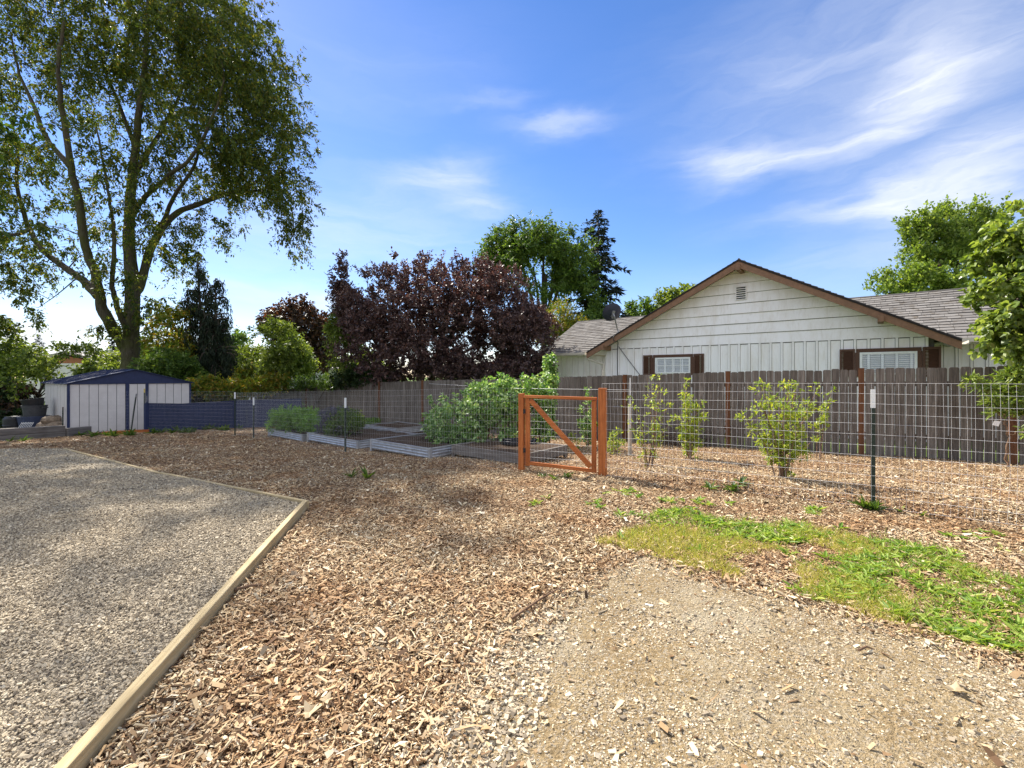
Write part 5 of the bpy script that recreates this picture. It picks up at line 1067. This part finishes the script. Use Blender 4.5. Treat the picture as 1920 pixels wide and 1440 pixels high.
def spruce(label,px,py_top,py_base,halfw,Y,seed,gappy=.25,n_=90,group=None,lm=None,name='spruce_tree'):
    rng=np.random.default_rng(seed); top=Wp(px,py_top,Y); base=XY(px,Y); t=thing(name,label,'tree',base,0,group); tk=MB(); tk.tube([base,(base+top)/2,top],[.012*(top[2]-base[2]),.008*(top[2]-base[2]),.01],7)
    H=top[2]-base[2]; hw=halfw/F*Y; Hv=(py_base-py_top)/F*Y; P=[];D=[];N=[];Ls=[]
    for i in range(n_):
        f=(i+rng.uniform(0,1))/n_; h=top[2]-Hv*f; a=i*2.4+rng.normal(0,.3); ln=hw*(.06+.94*f**.8)*rng.uniform(.45,1.15)
        if rng.uniform()<gappy: ln*=.5
        c=A(top[0],top[1],h); d=A(math.cos(a),math.sin(a),0); 
        q=smooth_path([c,c+d*ln*.5+A(0,0,-.04*ln),c+d*ln+A(0,0,-.10*ln*rng.uniform(0,2.4))],5); tk.tube(q,np.linspace(.014+.012*ln,.006,len(q)),4,False)
        m=int(10+26*ln); g=rng.uniform(.12,1.0,m); b=q[(g*(len(q)-1)).astype(int)]; sd=np.cross(d,(0,0,1))
        for k in range(m):
            s_=rng.choice([-1,1]); dd=norm(d*.7+sd*s_*rng.uniform(.2,1)+A(0,0,rng.normal(-.35,.3))); P.append(b[k]+rng.normal(0,.05,3)); D.append(dd); N.append(norm(A(0,0,1)+rng.normal(0,.5,3))); Ls.append(rng.uniform(.25,.55)*(.5+.35*ln**.5))
    tk.build('trunk',M_bark2,t,smooth=True); mb=MB(); Ls=np.array(Ls); leaf_quads(mb,np.array(P),np.array(D),np.array(N),Ls,Ls*.32,.1); mb.build('crown',lm or L_spruce,t)
spruce('dark spruce with ragged layered branches behind the house roof',1121,393,680,122,31,21,.3,150)
spruce('tiny distant spruce left of the brick gabled house',73,627,700,26,70,22,.1,60)
spruce('dark narrow conifer standing behind the big forked trunk',214,600,705,14,33,23,.2,60)
# purple plum and the rest of the backdrop
b_=XY(792,18.0); tree('plum_tree','broad purple leaved plum tree beyond the board fence','tree',b_,[B(760,590,110,80,18,3.2,1.3),B(880,580,100,70,18,3.2,1.3),B(960,640,75,70,17.6,2.6,1.2),B(700,650,55,60,17.6,2.2),B(800,660,110,50,17.3,2.5,1.2),B(690,540,40,50,18,1.3,.8),B(640,545,18,50,18,.8,.5),B(920,540,70,45,18.4,2,1.1),B(790,530,60,35,18,1.6,.9),B(1000,620,40,45,18.2,1.5),B(880,680,90,35,17.2,2),B(735,505,20,26,18,.6,.8),B(865,508,22,22,18,.6,.8),B(648,500,14,26,18,.5,.9),B(700,495,16,20,18,.5,.8),B(790,500,14,18,18,.4,.7),B(830,505,10,16,18,.4,.6),B(905,505,16,16,18,.4,.7),B(650,560,26,40,18,.7,1.0),B(670,590,40,40,18,1.0,1.0),B(905,625,40,40,17.8,1.6,1.3),B(940,640,60,50,17.6,2,1.4),B(980,600,40,40,17.8,1.6,1.2),B(760,690,90,28,17,2,1.0),B(960,690,70,25,17,1.6,.9),B(860,700,80,18,16.8,1.5,.8)],L_plum,n=2600,k=6,m=9,L=.098,Wd=.06,crad=.40,droop=-.25,ld=.0,tr=.20,gap=.31,freq=1.0,shell=.2,seed=51,up=.05,out=.9)
b_=XY(1010,30); tree('maple_tree','tall green tree rising behind the purple plum','tree',b_,[B(1000,500,80,60,30,3.5,1.2),B(960,460,45,40,30,2.5),B(1020,450,40,30,30,2.5),B(1075,490,45,50,30,2.5),B(1050,560,80,60,29.5,3.5,1.1),B(1090,600,50,40,29,2.5),B(930,500,32,50,30,2),B(1065,450,25,22,30,1.5,.8)],L_mid,n=800,k=6,m=9,L=.19,Wd=.10,crad=.85,droop=.1,ld=.3,tr=.3,gap=.40,freq=.5,shell=.3,seed=52,broad=False)
b_=XY(1050,24); tree('golden_shrub','yellow green feathery tree top beside the grey roof','tree',b_,[B(1052,610,34,34,24,1.2),B(1030,630,26,28,24,1),B(1075,625,22,24,24,1)],L_yel,n=170,k=6,m=9,L=.18,Wd=.045,crad=.5,droop=-.3,ld=-.2,tr=.12,gap=.3,freq=.9,seed=53)
b_=XY(1200,36); tree('distant_tree','small round green tree peeking between dish and gable','tree',b_,[B(1200,585,16,24,36,1.2),B(1207,570,10,10,36,.6)],L_mid,n=60,k=5,m=8,L=.3,Wd=.14,crad=.7,tr=.15,gap=.35,freq=.6,seed=54)
b_=XY(1270,34); tree('distant_tree','light green tree top showing over the left gable slope','tree',b_,[B(1275,565,38,26,34,1.8),B(1295,550,20,14,34,1)],L_light,n=110,k=5,m=8,L=.28,Wd=.14,crad=.7,tr=.18,gap=.34,freq=.6,seed=55)
b_=XY(515,20.5); tree('light_green_tree','round light green tree standing before the copper one','tree',b_,[B(520,650,52,42,20.5,1.8,1.2),B(480,660,28,36,20.5,1.2),B(550,660,34,36,20.2,1.3),B(515,695,50,28,20,1.4),B(525,618,26,14,20.5,.8),B(560,690,24,26,20.3,1)],L_light,n=420,k=5,m=8,L=.14,Wd=.06,crad=.42,droop=.0,ld=.2,tr=.10,gap=.36,freq=1.0,shell=.3,seed=56)
b_=XY(560,30); tree('copper_tree','dark copper leaved tree behind the light green one','tree',b_,[B(560,610,50,45,30,2.5,1.2),B(525,600,32,26,30,1.6),B(595,620,36,40,30,1.8),B(565,570,30,16,30,1.2),B(580,660,40,35,29.5,1.8)],L_copper,n=330,k=6,m=8,L=.24,Wd=.12,crad=.7,tr=.2,gap=.36,freq=.6,seed=57)
b_=XY(640,18.6); tree('light_green_tree','leaning light green tree at the left edge of the purple plum','tree',b_,[B(640,650,34,40,18.8,1.2),B(620,640,22,26,18.8,.8),B(660,690,36,26,18.4,1),B(645,610,18,26,19,.7),B(690,700,26,18,18.2,.8)],L_light,n=270,k=5,m=8,L=.13,Wd=.055,crad=.38,droop=.15,ld=.25,tr=.08,gap=.36,freq=1.1,seed=58)
b_=XY(595,18.4); tree('clipped_hedge','low rounded dark green hedge topping the board fence','hedge',b_,[B(595,716,38,12,18.6,.9),B(570,722,24,9,18.8,.7),B(620,722,24,9,18.3,.7)],L_mid,n=190,k=6,m=8,L=.07,Wd=.03,crad=.2,droop=-.1,ld=0,tr=.05,gap=.1,seed=59)
b_=XY(445,45); tree('distant_tree','hazy green tree between weeping conifer and light green tree','tree',b_,[B(440,655,20,30,45,2),B(432,640,12,16,45,1.2),B(450,680,24,24,45,2)],L_mid,n=110,k=5,m=8,L=.34,Wd=.16,crad=.8,tr=.2,gap=.3,freq=.5,seed=61)
b_=XY(700,17.6); tree('garden_shrub','dark green shrub under the plum beside the fence','shrub',b_,[B(680,705,34,18,17.6,.9),B(720,708,30,14,17.4,.8),B(650,708,24,16,17.8,.8)],L_dark,n=170,k=6,m=8,L=.11,Wd=.05,crad=.3,tr=.04,gap=.25,freq=1.2,seed=62)
b_=XY(960,17.2); tree('garden_shrub','dark bush filling the gap under the plum near the house','shrub',b_,[B(960,690,50,24,17.0,.9),B(1010,690,26,30,17.4,.8),B(900,700,50,18,16.8,.8)],L_plum,n=190,k=6,m=8,L=.13,Wd=.07,crad=.35,tr=.04,gap=.2,freq=1.2,seed=63)
# behind the house on the right: upright bright maple
b_=XY(1760,24); tree('upright_maple','green maple with plume like shoots behind the house ridge','tree',b_,[B(1745,470,42,75,24,1.6,1.2),B(1720,440,28,30,24,1,.9),B(1775,420,16,36,24,.8,.8),B(1820,440,32,50,24,1.3,1.0),B(1850,430,26,36,24,1,.9),B(1800,500,60,50,24,2,1.2),B(1690,530,50,30,24,1.6,.9),B(1655,545,24,12,24,.8,.5),B(1740,540,70,30,23.6,1.8,1.0)],L_upr,n=620,k=6,m=8,L=.17,Wd=.09,crad=.55,droop=-.75,ld=-.25,tr=.2,gap=.36,freq=.9,shell=.25,seed=64,up=.25,out=.5)
# broad leaved tree at the right edge
b_=A(8.75,7.35,-.1); tree('redbud_tree','near broad leaved bright green tree at the right edge','tree',b_,[B(1912,475,52,72,7.1,.6,1.3),B(1908,560,55,70,6.9,.55,1.3),B(1935,620,66,60,6.8,.6,1.2),B(1893,620,40,45,6.8,.4,1.0),B(1930,430,60,50,7.1,.7),B(1918,672,42,30,6.7,.4,1.0),B(1990,500,90,130,7.2,.8,1.0),B(1872,520,26,28,7.0,.3,.9)],L_redbud,n=400,k=5,m=7,L=.088,Wd=.072,crad=.26,droop=.35,ld=.45,tr=.09,gap=.28,freq=2.0,shell=.3,seed=65,broad=True,upn=.5)
# left shrubs
b_=XY(40,17.5); tree('leafy_shrub','tall loose shrub with thin dark stems left of the shed','shrub',b_,[B(60,700,50,35,17,1.4),B(110,690,45,28,17.3,1.2),B(20,740,36,40,16.4,1),B(75,740,30,25,16.6,.9),B(150,690,36,20,18,1),B(165,705,30,16,18,.8),B(125,662,22,14,17.2,.6,.5),B(150,655,20,10,17.2,.5,.3)],L_light,n=250,k=4,m=6,L=.13,Wd=.075,crad=.40,droop=.15,ld=.3,tr=.05,gap=.42,freq=1.1,seed=66,up=.2)
b_=XY(10,22); tree('leafy_tree','bright green leafy tree at the far left edge','tree',b_,[B(10,680,46,36,22,1.6),B(50,670,36,22,23,1.4),B(-30,640,40,50,22,1.6)],L_light,n=240,k=5,m=8,L=.18,Wd=.09,crad=.5,tr=.12,gap=.32,freq=.9,seed=67)
b_=XY(205,25); tree('leafy_shrub','bright green shrubs seen between the shed roof and the big trunk','shrub',b_,[B(205,690,36,18,24,1.4),B(225,672,24,18,26,1.2),B(280,665,30,30,27,1.6),B(330,680,30,30,27,1.6)],L_light,n=220,k=5,m=8,L=.18,Wd=.09,crad=.5,tr=.06,gap=.3,freq=.9,seed=68)
b_=XY(25,16); tree('flowering_shrub','low shrub with reddish blooms below the leafy shrub','shrub',b_,[B(25,735,22,14,16.5,.7),B(12,765,20,18,15.8,.7)],L_copper,n=90,k=5,m=7,L=.10,Wd=.06,crad=.28,tr=.03,gap=.3,freq=1.2,seed=69)
b_=XY(-10,15.6); tree('leafy_shrub','dense dark shrub behind the black barrel','shrub',b_,[B(10,785,34,22,15.6,.8),B(-40,750,50,50,15.6,1)],L_dark,n=160,k=5,m=7,L=.12,Wd=.06,crad=.32,tr=.04,gap=.3,freq=1.2,seed=71)
# the tree next door, whose bough ends show at the left edge
b_=A(-14.5,9.5,float(gh(-14.5,9.5))); tree('neighbour_tree','tree mostly outside the view whose bough tip hangs in at the upper left edge','tree',b_,[(A(-14.0,9.5,6.0),A(2.3,2.0,2.2),1.2),(A(-12.6,9.3,5.0),A(1.2,1.2,.9),.8),(A(-12.0,10.3,7.35),A(1.1,.9,.6),.6),(A(-14.5,9.5,8.0),A(2.0,2.0,1.4),1.0),(A(-16.2,9.5,5.5),A(2,2,1.6),1.0)],L_mid,n=420,k=6,m=9,L=.15,Wd=.07,crad=.5,droop=.25,ld=.3,tr=.16,gap=.32,freq=.8,seed=81)
for px,l,hh,s in [(-60,'green tree far behind the left shrubs',640,72),(255,'dense far tree line tree behind the big trunk',650,73),(640,'far green tree behind the copper tree',640,74),(395,'far dark green tree behind the weeping conifer',665,75)]:
    b_=XY(px,60); tree('distant_tree',l,'tree',b_,[B(px,(hh+700)/2+10,70,(705-hh)/2+12,60,5),B(px+50,685,50,22,58,4)],L_mid if s%2 else L_light,n=150,k=5,m=8,L=.45,Wd=.22,crad=1.3,tr=.25,gap=.25,freq=.4,seed=s)
